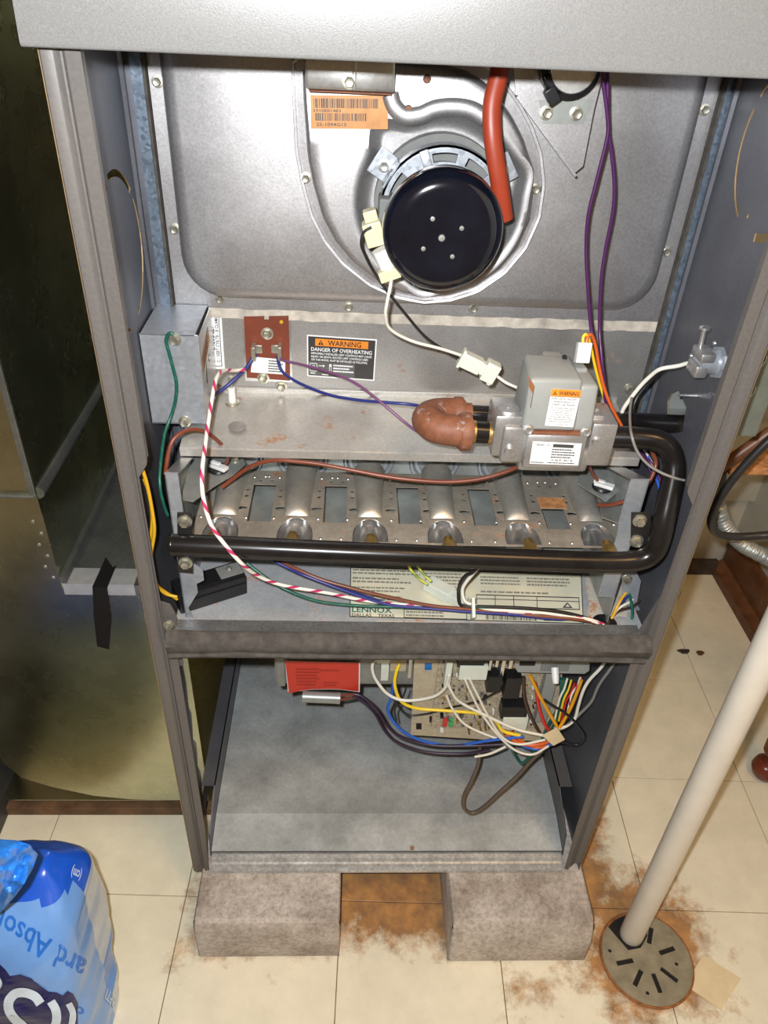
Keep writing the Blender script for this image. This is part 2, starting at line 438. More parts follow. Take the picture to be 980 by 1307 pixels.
def cdt_prism(bm, outer, holes, frame, depth, mi=0, mi_side=None):
    """polygon with holes in frame (origin, u, v); extruded by depth along n"""
    o, u, v, n = [Vector(x) for x in frame]
    mi_side = mi if mi_side is None else mi_side
    loops = [outer] + list(holes)
    verts = []; edges = []
    for lp in loops:
        s = len(verts); verts += [Vector(p[:2]) for p in lp]
        edges += [(s+i, s+(i+1) % len(lp)) for i in range(len(lp))]
    V, E, F, ov, oe, of = delaunay_2d_cdt(verts, edges, [], 0, 1e-7)
    def inside(p, poly):
        c = False; j = len(poly)-1
        for i in range(len(poly)):
            xi, yi = poly[i][0], poly[i][1]; xj, yj = poly[j][0], poly[j][1]
            if (yi > p[1]) != (yj > p[1]) and p[0] < (xj-xi)*(p[1]-yi)/(yj-yi)+xi: c = not c
            j = i
        return c
    keep = []
    for f in F:
        cen = sum((V[i] for i in f), Vector((0, 0)))/len(f)
        if inside(cen, outer) and not any(inside(cen, h) for h in holes): keep.append(f)
    top = [bm.b.verts.new(o+u*p[0]+v*p[1]+n*depth) for p in V]
    bot = [bm.b.verts.new(o+u*p[0]+v*p[1]) for p in V]
    cnt = {}
    for f in keep:
        bm.b.faces.new([top[i] for i in f]).material_index = mi
        bm.b.faces.new([bot[i] for i in reversed(f)]).material_index = mi
        for a, b in zip(f, f[1:]+f[:1]):
            cnt[(a, b)] = 1
    for (a, b) in list(cnt):
        if (b, a) not in cnt:
            bm.b.faces.new([top[a], bot[a], bot[b], top[b]]).material_index = mi_side
    for w in top+bot:
        if not w.link_faces: bm.b.verts.remove(w)
def circle(cx, cy, r, n=16, a0=0.0):
    return [(cx+r*math.cos(a0+2*PI*i/n), cy+r*math.sin(a0+2*PI*i/n)) for i in range(n)]
def rrect(x0, y0, x1, y1, r, n=5):
    P = []
    for cx, cy, a in ((x1-r, y1-r, 0), (x0+r, y1-r, PI/2), (x0+r, y0+r, PI), (x1-r, y0+r, 1.5*PI)):
        P += [(cx+r*math.cos(a+PI/2*i/n), cy+r*math.sin(a+PI/2*i/n)) for i in range(n+1)]
    return P
def hexbolt(bm, p, axis, r=0.0042, mi=0, washer=True):
    p = Vector(p); a = Vector(axis).normalized()
    if washer: lathe(bm, [(0, 0), (r*1.45, 0), (r*1.45, r*0.22), (r*1.0, r*0.3), (0, r*0.3)], p, a, 16, mi)
    lathe(bm, [(0, 0), (r, 0), (r, r*0.85), (r*0.86, r*1.05), (r*0.5, r*0.95), (0, r*0.95)], p + a*r*0.25, a, 6, mi)
def screws(spots, axis, parent, r=0.0042, mat='screw_metal', name='screw'):
    for s in spots:
        b = new(); hexbolt(b, s, axis, r); obj(name, b, mat, parent)
def plane_frame(corners):
    return [Vector(c) for c in corners]
# ---- lettering
_tx = {}
def text_mesh(s):
    if s in _tx: return _tx[s]
    cu = bpy.data.curves.new('t', 'FONT'); cu.body = s; cu.resolution_u = 2; cu.offset = 0.016
    o = bpy.data.objects.new('t', cu)
    me = o.to_mesh()
    V = [(v.co.x, v.co.y) for v in me.vertices]; F = [tuple(p.vertices) for p in me.polygons]
    o.to_mesh_clear(); bpy.data.objects.remove(o); bpy.data.curves.remove(cu)
    _tx[s] = (V, F); return _tx[s]
def draw(bm, fmap, els, mats):
    """flat print on a surface given by fmap(u, v, layer): rectangles, lines of text, bar codes, illegible fine print"""
    def mid(m):
        if m not in mats: mats.append(m)
        return mats.index(m)
    def face(P, L, m):
        vs = [bm.b.verts.new(fmap(p[0], p[1], L)) for p in P]
        try: f = bm.b.faces.new(vs); f.material_index = m
        except ValueError: pass
    for e in els:
        k = e[0]
        if k == 'rect': _, u0, v0, u1, v1, m, L = e; face([(u0, v1), (u1, v1), (u1, v0), (u0, v0)], L, mid(m))
        elif k == 'poly': _, P, m, L = e; face(P, L, mid(m))
        elif k == 'frame':
            _, u0, v0, u1, v1, t, ta, m, L = e
            for a in ((u0, v0, u1, v0+t), (u0, v1-t, u1, v1), (u0, v0, u0+ta, v1), (u1-ta, v0, u1, v1)):
                face([(a[0], a[3]), (a[2], a[3]), (a[2], a[1]), (a[0], a[1])], L, mid(m))
        elif k == 'bars':     # bar code
            _, u0, v0, u1, v1, n, m, L, seed = e
            R = random.Random(seed); x = u0; st = (u1-u0)/n
            while x < u1-st:
                w = st*R.choice((0.35, 0.5, 0.9)); face([(x, v1), (x+w, v1), (x+w, v0), (x, v0)], L, mid(m)); x += w + st*R.choice((0.35, 0.5, 0.8))
        elif k == 'fine':     # print too small to read: broken strokes
            _, u0, v0, u1, v1, rows, m, L, seed = e
            R = random.Random(seed); h = (v1-v0)/rows
            for r_ in range(rows):
                x = u0; end = u1 - (u1-u0)*R.random()*0.25
                while x < end:
                    w = (u1-u0)*R.uniform(0.03, 0.10); w = min(w, end-x)
                    face([(x, v0+h*(r_+0.72)), (x+w, v0+h*(r_+0.72)), (x+w, v0+h*(r_+0.22)), (x, v0+h*(r_+0.22))], L, mid(m)); x += w + (u1-u0)*0.014
        elif k == 'text':     # ('text', s, u0, vbase, height_v, width_u, mat, layer): baseline at vbase, cap height/width given
            _, s, u0, vb, hv, wu, m, L = e
            V, F = text_mesh(s)
            xs = [p[0] for p in V]; x0 = min(xs); x1 = max(xs)
            vs = [bm.b.verts.new(fmap(u0+(p[0]-x0)/(x1-x0)*wu, vb-p[1]/0.69*hv, L)) for p in V]
            for f in F:
                try: bm.b.faces.new([vs[i] for i in f]).material_index = mid(m)
                except ValueError: pass
def quad_map(tl, tr, br, bl, lift=0.00025):
    tl, tr, br, bl = [Vector(c) for c in (tl, tr, br, bl)]
    n = (tr-tl).cross(bl-tl).normalized()
    if n.dot(CAM_LOC-tl) < 0: n = -n
    def f(u, v, L): return (tl*(1-u)+tr*u)*(1-v) + (bl*(1-u)+br*u)*v + n*lift*(L+1)
    return f
def label_obj(name, corners, els, parent, label=None):
    bm = new(); bm.keep = True; mats = []
    fm = quad_map(*corners)
    draw(bm, fm, els, mats)
    # orient faces to the outer side
    n = (fm(0, 0, 1)-fm(0, 0, 0)).normalized()
    bm.b.normal_update()
    for f in list(bm.b.faces):
        if f.normal.dot(n) < 0: f.normal_flip()
    return obj(name, bm, mats, parent, 0, label)
def wire(name, label, mat, path, r=0.0013, group=None, n=6, seg=8, parent=None):
    pts = crom([U(a, b, y=c) for a, b, c in path], n)
    bm = new(); sweep(bm, pts, r, seg)
    return obj(name, bm, mat, parent, 60, label, None if parent else 'wire', group)

# ================================================================== SETTING
# ---- floor: 9 inch vinyl tiles on a dark bed
TS, TPHI, TU, TV = 0.2286, -0.0338, -0.29514, 0.01304
bm = new(); box(bm, (-1.3, -0.80, -0.03), (0.86, 0.80, -0.0032))
floor = obj('floor', bm, 'tile_gap', None, 0, kind='structure')
tc, ts_ = math.cos(TPHI), math.sin(TPHI)
bm = new(); h = TS/2-0.0006
vs = box(bm, (-h, -h, -0.003), (h, h, 0.0), 0.0005)
tile0 = obj('floor_tile', bm, 'tile_cream', floor, 0)
first = True
for i in range(-5, 6):
    for j in range(-4, 5):
        a, b = (i+0.5)*TS, (j+0.5)*TS
        x, y = tc*a-ts_*b+TU, ts_*a+tc*b+TV
        if not (-1.2 < x < 0.90 and -0.70 < y < 0.86): continue
        t = tile0 if first else tile0.copy()
        if not first: COL.objects.link(t); t.parent = floor
        first = False
        t.location = Vector((x, y, -0.003)) - WLOC[floor]
        t.rotation_euler = (0, 0, TPHI)
# ---- back wall of painted blocks, right wall, baseboards
bm = new(); box(bm, (-1.3, 0.80, -0.03), (0.86, 0.86, 2.5))
wall_b = obj('wall_back', bm, 'wall_paint', None, 0, kind='structure')
bm = new(); box(bm, (0, 0, 0), (0.392, 0.022, 0.192), 0.003)
blk0 = obj('wall_block', bm, 'wall_paint', wall_b, 30)
first = True
for r_ in range(7):
    for k in range(6):
        x = -1.28 + 0.196*(r_ % 2) + 0.398*k
        if x > 0.62 or (x < -0.3 and r_ > 5): continue
        t = blk0 if first else blk0.copy()
        if not first: COL.objects.link(t); t.parent = wall_b
        first = False
        t.location = Vector((x+0.196, 0.789, r_*0.198+0.001)) - WLOC[wall_b]
bm = new(); box(bm, (0.825, -1.0, -0.03), (0.88, 0.80, 2.5))
obj('wall_right', bm, 'wall_paint', None, 0, kind='structure')
bm = new()
P = [(0.7845, 0), (0.824, 0), (0.824, 0.105), (0.816, 0.105), (0.812, 0.096), (0.812, 0.028), (0.803, 0.022), (0.7865, 0.020)]
cdt_prism(bm, P, [], ((0, -0.35, 0), (1, 0, 0), (0, 0, 1), (0, 1, 0)), 1.14)
obj('baseboard_right', bm, 'base_wood', None, 30, kind='structure')
bm = new(); box(bm, (0.10, 0.762, 0), (0.790, 0.777, 0.040), 0.003)
obj('baseboard_back', bm, 'base_dark', None, 30, kind='structure')

# ================================================================== CONCRETE BLOCKS
for x0, y0, lb, sl in ((-0.2615, -0.0745, 'grey concrete block under the left front corner of the furnace', 0.010),
                       (0.0835, -0.083, 'grey concrete block under the right front corner of the furnace beside the drain', 0.016)):
    bm = new()
    prof = [(0.004, 0.0), (0.0, 0.006), (0.0, 0.072 if sl < .012 else 0.052), (sl*0.5, 0.088 if sl < .012 else 0.080), (sl, 0.0915), (0.390, 0.0915), (0.394, 0.086), (0.394, 0.0)]
    cdt_prism(bm, prof, [], ((x0, y0, 0), (0, 1, 0), (0, 0, 1), (1, 0, 0)), 0.194)
    bmesh.ops.bevel(bm.b, geom=[e for e in bm.b.edges if abs(e.verts[0].co.x-e.verts[1].co.x) < 1e-5], offset=0.002, segments=1, affect='EDGES')
    obj('concrete_block', bm, 'concrete', None, 30, lb, 'block', 'concrete blocks under the furnace')

# ================================================================== FURNACE CABINET
HW, ZB, ZT, DEP = 0.2724, 0.0925, 1.165, 0.72
F = thing('furnace_cabinet', 'open grey furnace cabinet standing on two concrete blocks', 'furnace', (0, 0.36, ZB))
def slot_arc(cy, cz, r, a0, a1, w=0.0028, n=10):
    P = [(cy+(r+w/2)*math.cos(a0+(a1-a0)*i/n), cz+(r+w/2)*math.sin(a0+(a1-a0)*i/n)) for i in range(n+1)]
    return P + [(cy+(r-w/2)*math.cos(a1-(a1-a0)*i/n), cz+(r-w/2)*math.sin(a1-(a1-a0)*i/n)) for i in range(n+1)]
D2 = math.radians
# left side panel with a return opening below and a knockout ring above
rng = random.Random(3)
rag = [(0.090+0.004*rng.random()+0.003*math.sin(i*1.7), 0.135+i*0.0205) for i in range(18)]
hole_ret = [(0.62, 0.135), (0.62, 0.483)] + rag[::-1]
bm = new()
cdt_prism(bm, [(0.0, ZB), (DEP, ZB), (DEP, ZT), (0.0, ZT)],
          [hole_ret, slot_arc(0.112, 0.912, 0.066, D2(98), D2(38), 0.006), slot_arc(0.112, 0.912, 0.066, D2(30), D2(-72), 0.0045), slot_arc(0.112, 0.912, 0.066, D2(-100), D2(-200)),
           circle(0.092, 0.972, 0.004, 10), circle(0.055, 0.850, 0.005, 10)],
          ((-HW, 0, 0), (0, 1, 0), (0, 0, 1), (1, 0, 0)), 0.0012, 0, 1)
SPL = obj('side_panel', bm, ['side_inner', 'bare_edge'], F, 0)
# right side panel with the gas pipe cut-out
tear = [tuple(U(a, b, x=HW)[1:]) for a, b in ((853, 512), (858, 502), (866, 497), (871, 506), (877, 520), (872, 552), (853, 551))]
bm = new()
cdt_prism(bm, [(0.0, ZB), (DEP, ZB), (DEP, ZT), (0.0, ZT)],
          [tear, slot_arc(0.085, 1.020, 0.064, D2(88), D2(32)), slot_arc(0.085, 1.020, 0.064, D2(22), D2(-62), 0.0035), slot_arc(0.085, 1.020, 0.064, D2(-98), D2(-120), 0.007), slot_arc(0.085, 1.020, 0.064, D2(-140), D2(-215)),
           circle(0.098, 0.968, 0.002, 8)],
          ((HW, 0, 0), (0, 1, 0), (0, 0, 1), (-1, 0, 0)), 0.0012, 0, 1)
SPR = obj('side_panel', bm, ['side_inner', 'bare_edge'], F, 0)
# stamped ribs on the inner faces of the side panels
for sx in (-1, 1):
    bm = new()
    for y_, w in ((0.187, 0.0045),):
        x = sx*(HW-0.0012)
        n = 12
        prof = [(y_-w, 0), (y_-w*0.5, 0.0030), (y_+w*0.5, 0.0030), (y_+w, 0)]
        cdt_prism(bm, prof, [], ((x, 0, 0.60), (0, 1, 0), (-sx, 0, 0), (0, 0, 1)), 0.54)
    obj('stamped_rib', bm, 'side_inner', F, 50)
    # galvanised angle closing the joint to the vestibule panel
    bm = new()
    x0, x1 = (-HW+0.0012, -0.2535) if sx < 0 else (0.2630, HW-0.0012)
    box(bm, (x0, 0.192, 0.60), (x1, 0.1945, 1.15))
    if sx < 0: bm.free(); bm = new(); box(bm, (-0.2635, 0.1905, 0.60), (x1, 0.1945, 1.15)); box(bm, (x0, 0.1950, 0.60), (-0.2635, 0.1965, 1.15), mi=1)
    obj('corner_angle', bm, ['galv_strip', 'side_inner'], F, 0)
    bm = new()  # dark strips standing in for the shaded gap beside the panel
    x0, x1 = (-0.2532, -0.2508) if sx < 0 else (0.2602, 0.2628)
    box(bm, (x0, 0.190, 0.62), (x1, 0.205, 1.14))
    obj('gap_shade', bm, 'foam', F, 0)
# front jambs: outer strip, rolled groove, inner door flange that ends in a chamfer
def jamb(sx, zc, zslant):
    def PX(d): return sx*(HW-d)
    prof_o = [(0.0, 0.03), (0.0, 0.0006), (0.0006, 0.0), (0.0085, 0.0), (0.0100, 0.0008), (0.0125, 0.0040), (0.0140, 0.0042), (0.0155, 0.0012), (0.0170, 0.0), (0.0178, 0.0), (0.0178, 0.0012),
              (0.0165, 0.0014), (0.0150, 0.0056), (0.0120, 0.0056), (0.0095, 0.0014), (0.0014, 0.0014), (0.0014, 0.03)]
    bm = new()
    cdt_prism(bm, [(a, b) for a, b in prof_o], [], ((PX(0), 0, ZB), (-sx, 0, 0), (0, 1, 0), (0, 0, 1)), ZT-ZB-0.004)
    if zslant:
        for v in bm.verts:
            if v.co.z < ZB+0.01: v.co.z += (zslant if abs(v.co.x) > HW-0.011 else 0.0)
    obj('front_jamb', bm, 'paint_grey', F, 40)
    bm = new()      # inner door flange above the chamfer
    P = [(0.0172, ZT-0.004), (0.0172, zc-0.014), (0.0262, zc), (0.0272, zc+0.004), (0.0272, ZT-0.075), (0.0255, ZT-0.072), (0.0255, ZT-0.004)]
    cdt_prism(bm, P, [], ((PX(0), -0.0003, 0), (-sx, 0, 0), (0, 0, 1), (0, 1, 0)), 0.0014)
    box(bm, (min(PX(0.0262), PX(0.0272)), 0.0011, zc+0.006), (max(PX(0.0262), PX(0.0272)), 0.007, ZT-0.08))
    obj('door_flange', bm, 'paint_grey', F, 30)
    bm = new()      # lower inner flange, below the cross rail
    P = [(0.0172, 0.555), (0.0172, ZB+0.004), (0.0215, ZB+0.002), (0.0250, 0.20), (0.0262, 0.535), (0.0262, 0.555)]
    cdt_prism(bm, P, [], ((PX(0), -0.0002, 0), (-sx, 0, 0), (0, 0, 1), (0, 1, 0)), 0.0014)
    obj('lower_flange', bm, 'paint_grey', F, 30)
jamb(-1, 0.763, 0.0); jamb(1, 0.745, 0.018)
# dark reveal behind the lower right flange, and corner gussets next to the cross rail
bm = new()
cdt_prism(bm, [(0.246, 0.556), (0.2700, 0.556), (0.2700, 0.66), (0.2655, 0.645), (0.252, 0.585)], [], ((0, 0.0065, 0), (1, 0, 0), (0, 0, 1), (0, 1, 0)), 0.0015)
obj('gusset', bm, 'paint_grey', F, 0)
bm = new()
cdt_prism(bm, [(-0.2700, 0.50), (-0.2435, 0.50), (-0.2435, 0.578), (-0.2475, 0.590), (-0.2700, 0.600)], [], ((0, 0.0065, 0), (1, 0, 0), (0, 0, 1), (0, 1, 0)), 0.0015)
obj('gusset', bm, 'paint_grey', F, 0)
# header panel across the top
bm = new()
hp = [(-0.0215, 1.0815), (-0.0225, 1.0835), (-0.0225, 1.162), (-0.019, 1.1665), (0.02, 1.168), (0.02, 1.165), (-0.018, 1.1635), (-0.0205, 1.161), (-0.0205, 1.083), (0.004, 1.0828), (0.004, 1.0812), (-0.0205, 1.0808)]
cdt_prism(bm, hp, [], ((-0.2745, 0, 0), (0, 1, 0), (0, 0, 1), (1, 0, 0)), 0.549)
for v in bm.verts: v.co.z += 0.002*(v.co.x+0.27)/0.54
for v in bm.verts:      # the sheet leans back a little towards the top
    if v.co.y < 0: v.co.y += 0.085*(v.co.z-1.081)
obj('header_panel', bm, 'paint_header', F, 30)
bm = new(); box(bm, (-HW, 0.004, ZT), (HW, DEP, ZT+0.003)); obj('top_panel', bm, 'paint_grey', F, 0)
bm = new(); box(bm, (-HW, DEP, ZB), (HW, DEP+0.002, ZT)); obj('back_panel', bm, 'side_inner', F, 0)

# ---- vestibule panel: rolled rim and a raised collector box field
VY = 0.200
bm = new()
box(bm, (-0.2505, VY, 0.60), (0.2600, VY+0.002, 1.15))
VP = obj('vestibule_panel', bm, 'panel_low', F, 0)
def rr_loop(x0, z0, x1, z1, r, n=7):
    P = []
    for cx, cz, a in ((x1-r, z1-r, 0), (x0+r, z1-r, PI/2), (x0+r, z0+r, PI), (x1-r, z0+r, 1.5*PI)):
        P += [(cx+r*math.cos(a+PI/2*i/n), cz+r*math.sin(a+PI/2*i/n)) for i in range(n+1)]
    return P
bm = new()
loops = []
for ins, dy, r in ((0.0, -0.001, 0.042), (0.001, 0.007, 0.0415), (0.0035, 0.0135, 0.040), (0.008, 0.017, 0.037), (0.015, 0.0183, 0.032), (0.10, 0.0185, 0.01)):
    P = rr_loop(-0.2385+ins, 0.8445+ins, 0.2450-ins, 1.20-ins, r)
    loops.append([bm.b.verts.new((p[0], VY-dy, p[1])) for p in P])
for A, B in zip(loops, loops[1:]):
    for i in range(len(A)):
        j = (i+1) % len(A); bm.b.faces.new([A[i], A[j], B[j], B[i]])
bm.b.faces.new(loops[-1])
CB = obj('collector_box', bm, 'aluminized', F, 40)
# rim frame round the field
bm = new()
cdt_prism(bm, [(-0.250, 0.8315), (0.2598, 0.8315), (0.2598, 1.145), (-0.250, 1.145)], [rr_loop(-0.2388, 0.8442, 0.2453, 1.135, 0.042)],
          ((0, VY, 0), (1, 0, 0), (0, 0, 1), (0, -1, 0)), 0.0016)
RIM = obj('rim_frame', bm, 'aluminized', F, 0)
# heat-stained white gasket along the bottom edge of the rim
bm = new()
rng = random.Random(5)
pts = [(-0.2495 + 0.509*i/40, 0.8305+0.0012*rng.random()) for i in range(41)]
low = [(x, z-0.0105-0.001*rng.random()) for x, z in pts]
cdt_prism(bm, low + pts[::-1], [], ((0, VY-0.0001, 0), (1, 0, 0), (0, 0, 1), (0, -1, 0)), 0.0018)
obj('gasket_strip', bm, 'white_crust', F, 0)
sp = [U(*q, y=VY-0.002) for q in ((201, 104), (223, 292), (281, 381), (445, 391), (604, 393), (850, 321))] + [U(899, 140, y=VY-0.002)]
screws(sp, (0, -1, 0), RIM, 0.0036)
screws([U(*q, y=VY) for q in ((358, 493), (803, 496))], (0, -1, 0), VP, 0.0042)
# adhesive labels on the lower vestibule strip
Ye = VY
c = [U(*q, y=Ye) for q in ((391.6, 427), (481, 433), (477.5, 486), (392, 480))]
label_obj('warning_label', c, [
    ('rect', 0, 0, 1, 1, 'label_white', 0), ('rect', 0.018, 0.03, 0.982, 0.97, 'label_dark', 1), ('rect', 0.02, 0.62, 0.70, 0.96, 'label_grey', 2),
    ('rect', 0.12, 0.07, 0.88, 0.24, 'label_orange', 2), ('poly', [(0.16, 0.215), (0.24, 0.215), (0.20, 0.09)], 'label_black', 3),
    ('poly', [(0.192, 0.175), (0.208, 0.175), (0.204, 0.125), (0.196, 0.125)], 'label_orange', 4), ('rect', 0.194, 0.185, 0.206, 0.205, 'label_orange', 4),
    ('text', 'WARNING', 0.30, 0.215, 0.12, 0.48, 'label_black', 3), ('text', 'DANGER OF OVERHEATING', 0.06, 0.365, 0.085, 0.88, 'label_white', 3),
    ('text', 'IMPROPERLY INSTALLED LIMIT CONTROLS MAY CAUSE', 0.06, 0.445, 0.048, 0.88, 'label_white', 3),
    ('text', 'INJURY OR DEATH. ROUTED LIMIT CONTROLS USED', 0.06, 0.52, 0.048, 0.83, 'label_white', 3),
    ('text', 'ON THIS MODEL MUST BE INSTALLED AS FOLLOWS:', 0.06, 0.595, 0.048, 0.82, 'label_white', 3),
    ('frame', 0.04, 0.66, 0.15, 0.86, 0.016, 0.008, 'label_white', 3), ('frame', 0.075, 0.71, 0.115, 0.81, 0.014, 0.008, 'label_white', 3),
    ('rect', 0.17, 0.705, 0.235, 0.72, 'label_white', 3), ('poly', [(0.235, 0.745), (0.26, 0.7125), (0.235, 0.68)], 'label_white', 3), ('rect', 0.33, 0.66, 0.355, 0.72, 'label_white', 3),
    ('rect', 0.325, 0.66, 0.332, 0.88, 'label_white', 3), ('rect', 0.352, 0.66, 0.358, 0.88, 'label_white', 3),
    ('fine', 0.385, 0.65, 0.69, 0.86, 3, 'label_white', 3, 4), ('fine', 0.05, 0.88, 0.14, 0.93, 1, 'label_white', 3, 6), ('fine', 0.22, 0.9, 0.32, 0.95, 1, 'label_white', 3, 8)],
    VP, 'black sticker headed WARNING on an orange band')
c = [U(*q, y=Ye) for q in ((232, 391.5), (282, 395), (287, 470.5), (237, 472))]
label_obj('paper_label', c, [
    ('rect', 0, 0, 1, 1, 'label_white', 0), ('frame', 0.08, 0.04, 0.94, 0.955, 0.012, 0.02, 'label_ink', 1)], VP, 'white paper label with print running upwards')
cq = [c[3], c[0], c[1], c[2]]      # the same sheet read with its print running upwards
label_obj('paper_print', cq, [
    ('text', 'BAGODCZT', 0.33, 0.79, 0.16, 0.40, 'label_ink', 2), ('text', 'C - VERT CYB.TB - B CLAMO', 0.12, 0.90, 0.085, 0.78, 'label_ink', 2),
    ], VP)

# ---- burner box roof shelf with rolled front lip
bm = new()
SZB, SZF = 0.735, 0.7215
sp_ = [(0.1995, SZB), (0.098, SZF+0.001), (0.0965, SZF), (0.0965, SZF-0.0085), (0.0980, SZF-0.0085), (0.0983, SZF-0.001), (0.1995, SZB-0.0015)]
cdt_prism(bm, sp_, [], ((-0.2400, 0, 0), (0, 1, 0), (0, 0, 1), (1, 0, 0)), 0.476)
SH = obj('burner_box_roof', bm, 'shelf_metal', F, 0)
bm = new(); box(bm, (-0.238, 0.1965, SZB-0.001), (0.236, 0.1998, SZB+0.006), 0.0008)
obj('roof_flange', bm, 'shelf_metal', F, 20)
bm = new()
p = U(303, 545, z=0.7285); lathe(bm, [(0, 0.0002), (0.0085, 0.0002), (0.0095, 0.0008), (0.0088, 0.0012), (0.0, 0.0008)], p, (0, -0.13, 1), 20)
obj('knockout_dimple', bm, 'panel_low', SH, 40)
# heat exchanger face behind the burners, with six rolled inlet rings
bm = new(); box(bm, (-0.236, 0.1975, 0.56), (0.236, 0.1995, 0.73)); obj('inlet_panel', bm, 'galv_box', F, 0)

# ---- blower deck (shelf) with its rating plate
DZ = 0.548
bm = new(); box(bm, (-0.2500, 0.0220, DZ-0.0015), (0.2600, 0.60, DZ)); box(bm, (-0.2500, 0.0205, DZ-0.014), (0.2600, 0.0220, DZ))
DK = obj('blower_deck', bm, 'deck_metal', F, 0)
tl, tr, br_, bl = [U(*q, z=DZ) for q in ((447, 724), (742, 733), (745, 797), (446, 788))]
els = [('rect', 0, 0, 1, 1, 'plate_cream', 0), ('frame', 0.0, 0.0, 1, 1, 0.02, 0.004, 'label_ink', 1)]
els += [('text', 'LENNOX', 0.01, 0.905, 0.10, 0.17, 'plate_green', 2), ('text', 'DALLAS    TEXAS', 0.01, 0.985, 0.055, 0.18, 'label_ink', 2)]
els += [('fine', 0.01, 0.03, 0.30, 0.16, 2, 'print_grey', 2, 1), ('fine', 0.01, 0.20, 0.27, 0.34, 2, 'print_grey', 2, 2), ('fine', 0.01, 0.39, 0.25, 0.52, 2, 'print_grey', 2, 3),
        ('fine', 0.01, 0.57, 0.26, 0.68, 2, 'print_grey', 2, 5), ('fine', 0.32, 0.06, 0.52, 0.40, 5, 'print_grey', 2, 6), ('fine', 0.56, 0.10, 0.74, 0.30, 3, 'print_grey', 2, 7), ('fine', 0.76, 0.10, 0.97, 0.30, 3, 'print_grey', 2, 9),
        ('fine', 0.56, 0.40, 0.90, 0.47, 1, 'print_grey', 2, 10), ('frame', 0.54, 0.49, 0.985, 0.74, 0.02, 0.003, 'label_ink', 2), ('rect', 0.54, 0.57, 0.985, 0.585, 'label_ink', 2),
        ('rect', 0.62, 0.49, 0.623, 0.74, 'label_ink', 2), ('rect', 0.70, 0.49, 0.703, 0.74, 'label_ink', 2), ('rect', 0.80, 0.49, 0.803, 0.74, 'label_ink', 2),
        ('poly', [(0.91, 0.71), (0.955, 0.71), (0.932, 0.60)], 'label_ink', 3), ('poly', [(0.922, 0.69), (0.943, 0.69), (0.932, 0.635)], 'plate_cream', 4),
        ('frame', 0.23, 0.82, 0.50, 0.985, 0.014, 0.003, 'label_ink', 2), ('fine', 0.24, 0.84, 0.42, 0.97, 2, 'print_grey', 2, 12), ('bars', 0.58, 0.87, 0.80, 0.97, 40, 'label_ink', 2, 13),
        ('frame', 0.83, 0.83, 0.91, 0.96, 0.02, 0.006, 'label_ink', 2)]
label_obj('rating_plate', (tl, tr, br_, bl), els, DK, 'cream printed rating plate under the wires')
bm = new(); P = [U(*q, z=DZ) for q in ((746, 735), (806, 737), (807, 752), (800, 786), (752, 793))]
rng = random.Random(2); Q = []
for i in range(len(P)):
    a, b = P[i], P[(i+1) % len(P)]
    for k in range(5): q = a.lerp(b, k/5); Q.append((q.x+rng.uniform(-.002, .002), q.y+rng.uniform(-.002, .002)))
cdt_prism(bm, Q, [], ((0, 0, DZ), (1, 0, 0), (0, 1, 0), (0, 0, 1)), 0.0003)
obj('rust_scale', bm, 'rust_speckle', DK, 0)
bm = new(); P = [U(*q, z=DZ) for q in ((480, 792), (560, 794), (742, 799), (798, 800), (800, 806), (640, 805), (500, 800))]
cdt_prism(bm, [(p.x, max(p.y, 0.0225)) for p in P], [], ((0, 0, DZ), (1, 0, 0), (0, 1, 0), (0, 0, 1)), 0.0003)
obj('rust_scale', bm, 'rust_speckle', DK, 0)
screws([U(799, 738, y=0.06)], (0, -1, 0.2), DK, 0.004)
# ---- cross rail and the sagging foam door gasket
bm = new()
cdt_prism(bm, [(0.0215, 0.552), (0.019, 0.5575), (-0.003, 0.5575), (-0.004, 0.5565), (-0.004, 0.540), (-0.0025, 0.540), (-0.0025, 0.5555), (0.0185, 0.5555), (0.020, 0.551)], [], ((-0.2490, 0, 0), (0, 1, 0), (0, 0, 1), (1, 0, 0)), 0.498)
obj('cross_rail', bm, 'rail_metal', F, 30)
bm = new(); N = 44; rings = []
for i in range(N+1):
    t = i/N; x = -0.2510+0.504*t
    w = 0.0016*noise.noise((x*14, 0, 1)) + 0.003*(max(0, 1-t/0.07)) + (0.004*max(0, 1-(1-t)/0.2))
    zt, zb = 0.5655+0.5*w, 0.5330-0.6*w+0.001*noise.noise((x*9, 3, 0))
    zm = (zt*0.42+zb*0.58) + 0.002*noise.noise((x*20, 7, 0))
    P = [(-0.0042, zt-0.001), (-0.0085, zt), (-0.0145-w*.6, zt-0.004), (-0.0185-w, zt-0.010), (-0.0165-w*.6, zm-0.001), (-0.0135, zm-0.005), (-0.0155-w*.3, zb+0.005), (-0.0135, zb+0.0008), (-0.0075, zb), (-0.0042, zb+0.001)]
    rings.append([bm.b.verts.new((x, a, b)) for a, b in P])
for A, B in zip(rings, rings[1:]):
    for k in range(len(A)):
        j = (k+1) % len(A); bm.b.faces.new([A[k], A[j], B[j], B[k]])
bm.b.faces.new(rings[0]); bm.b.faces.new(rings[-1][::-1])
obj('foam_gasket', bm, 'foam', F, 50, 'dark foam sealing strip sagging along the cross rail')
screws([U(216, 797, y=0.001), U(821, 819, y=0.001)], (0, -1, 0), F, 0.0042)
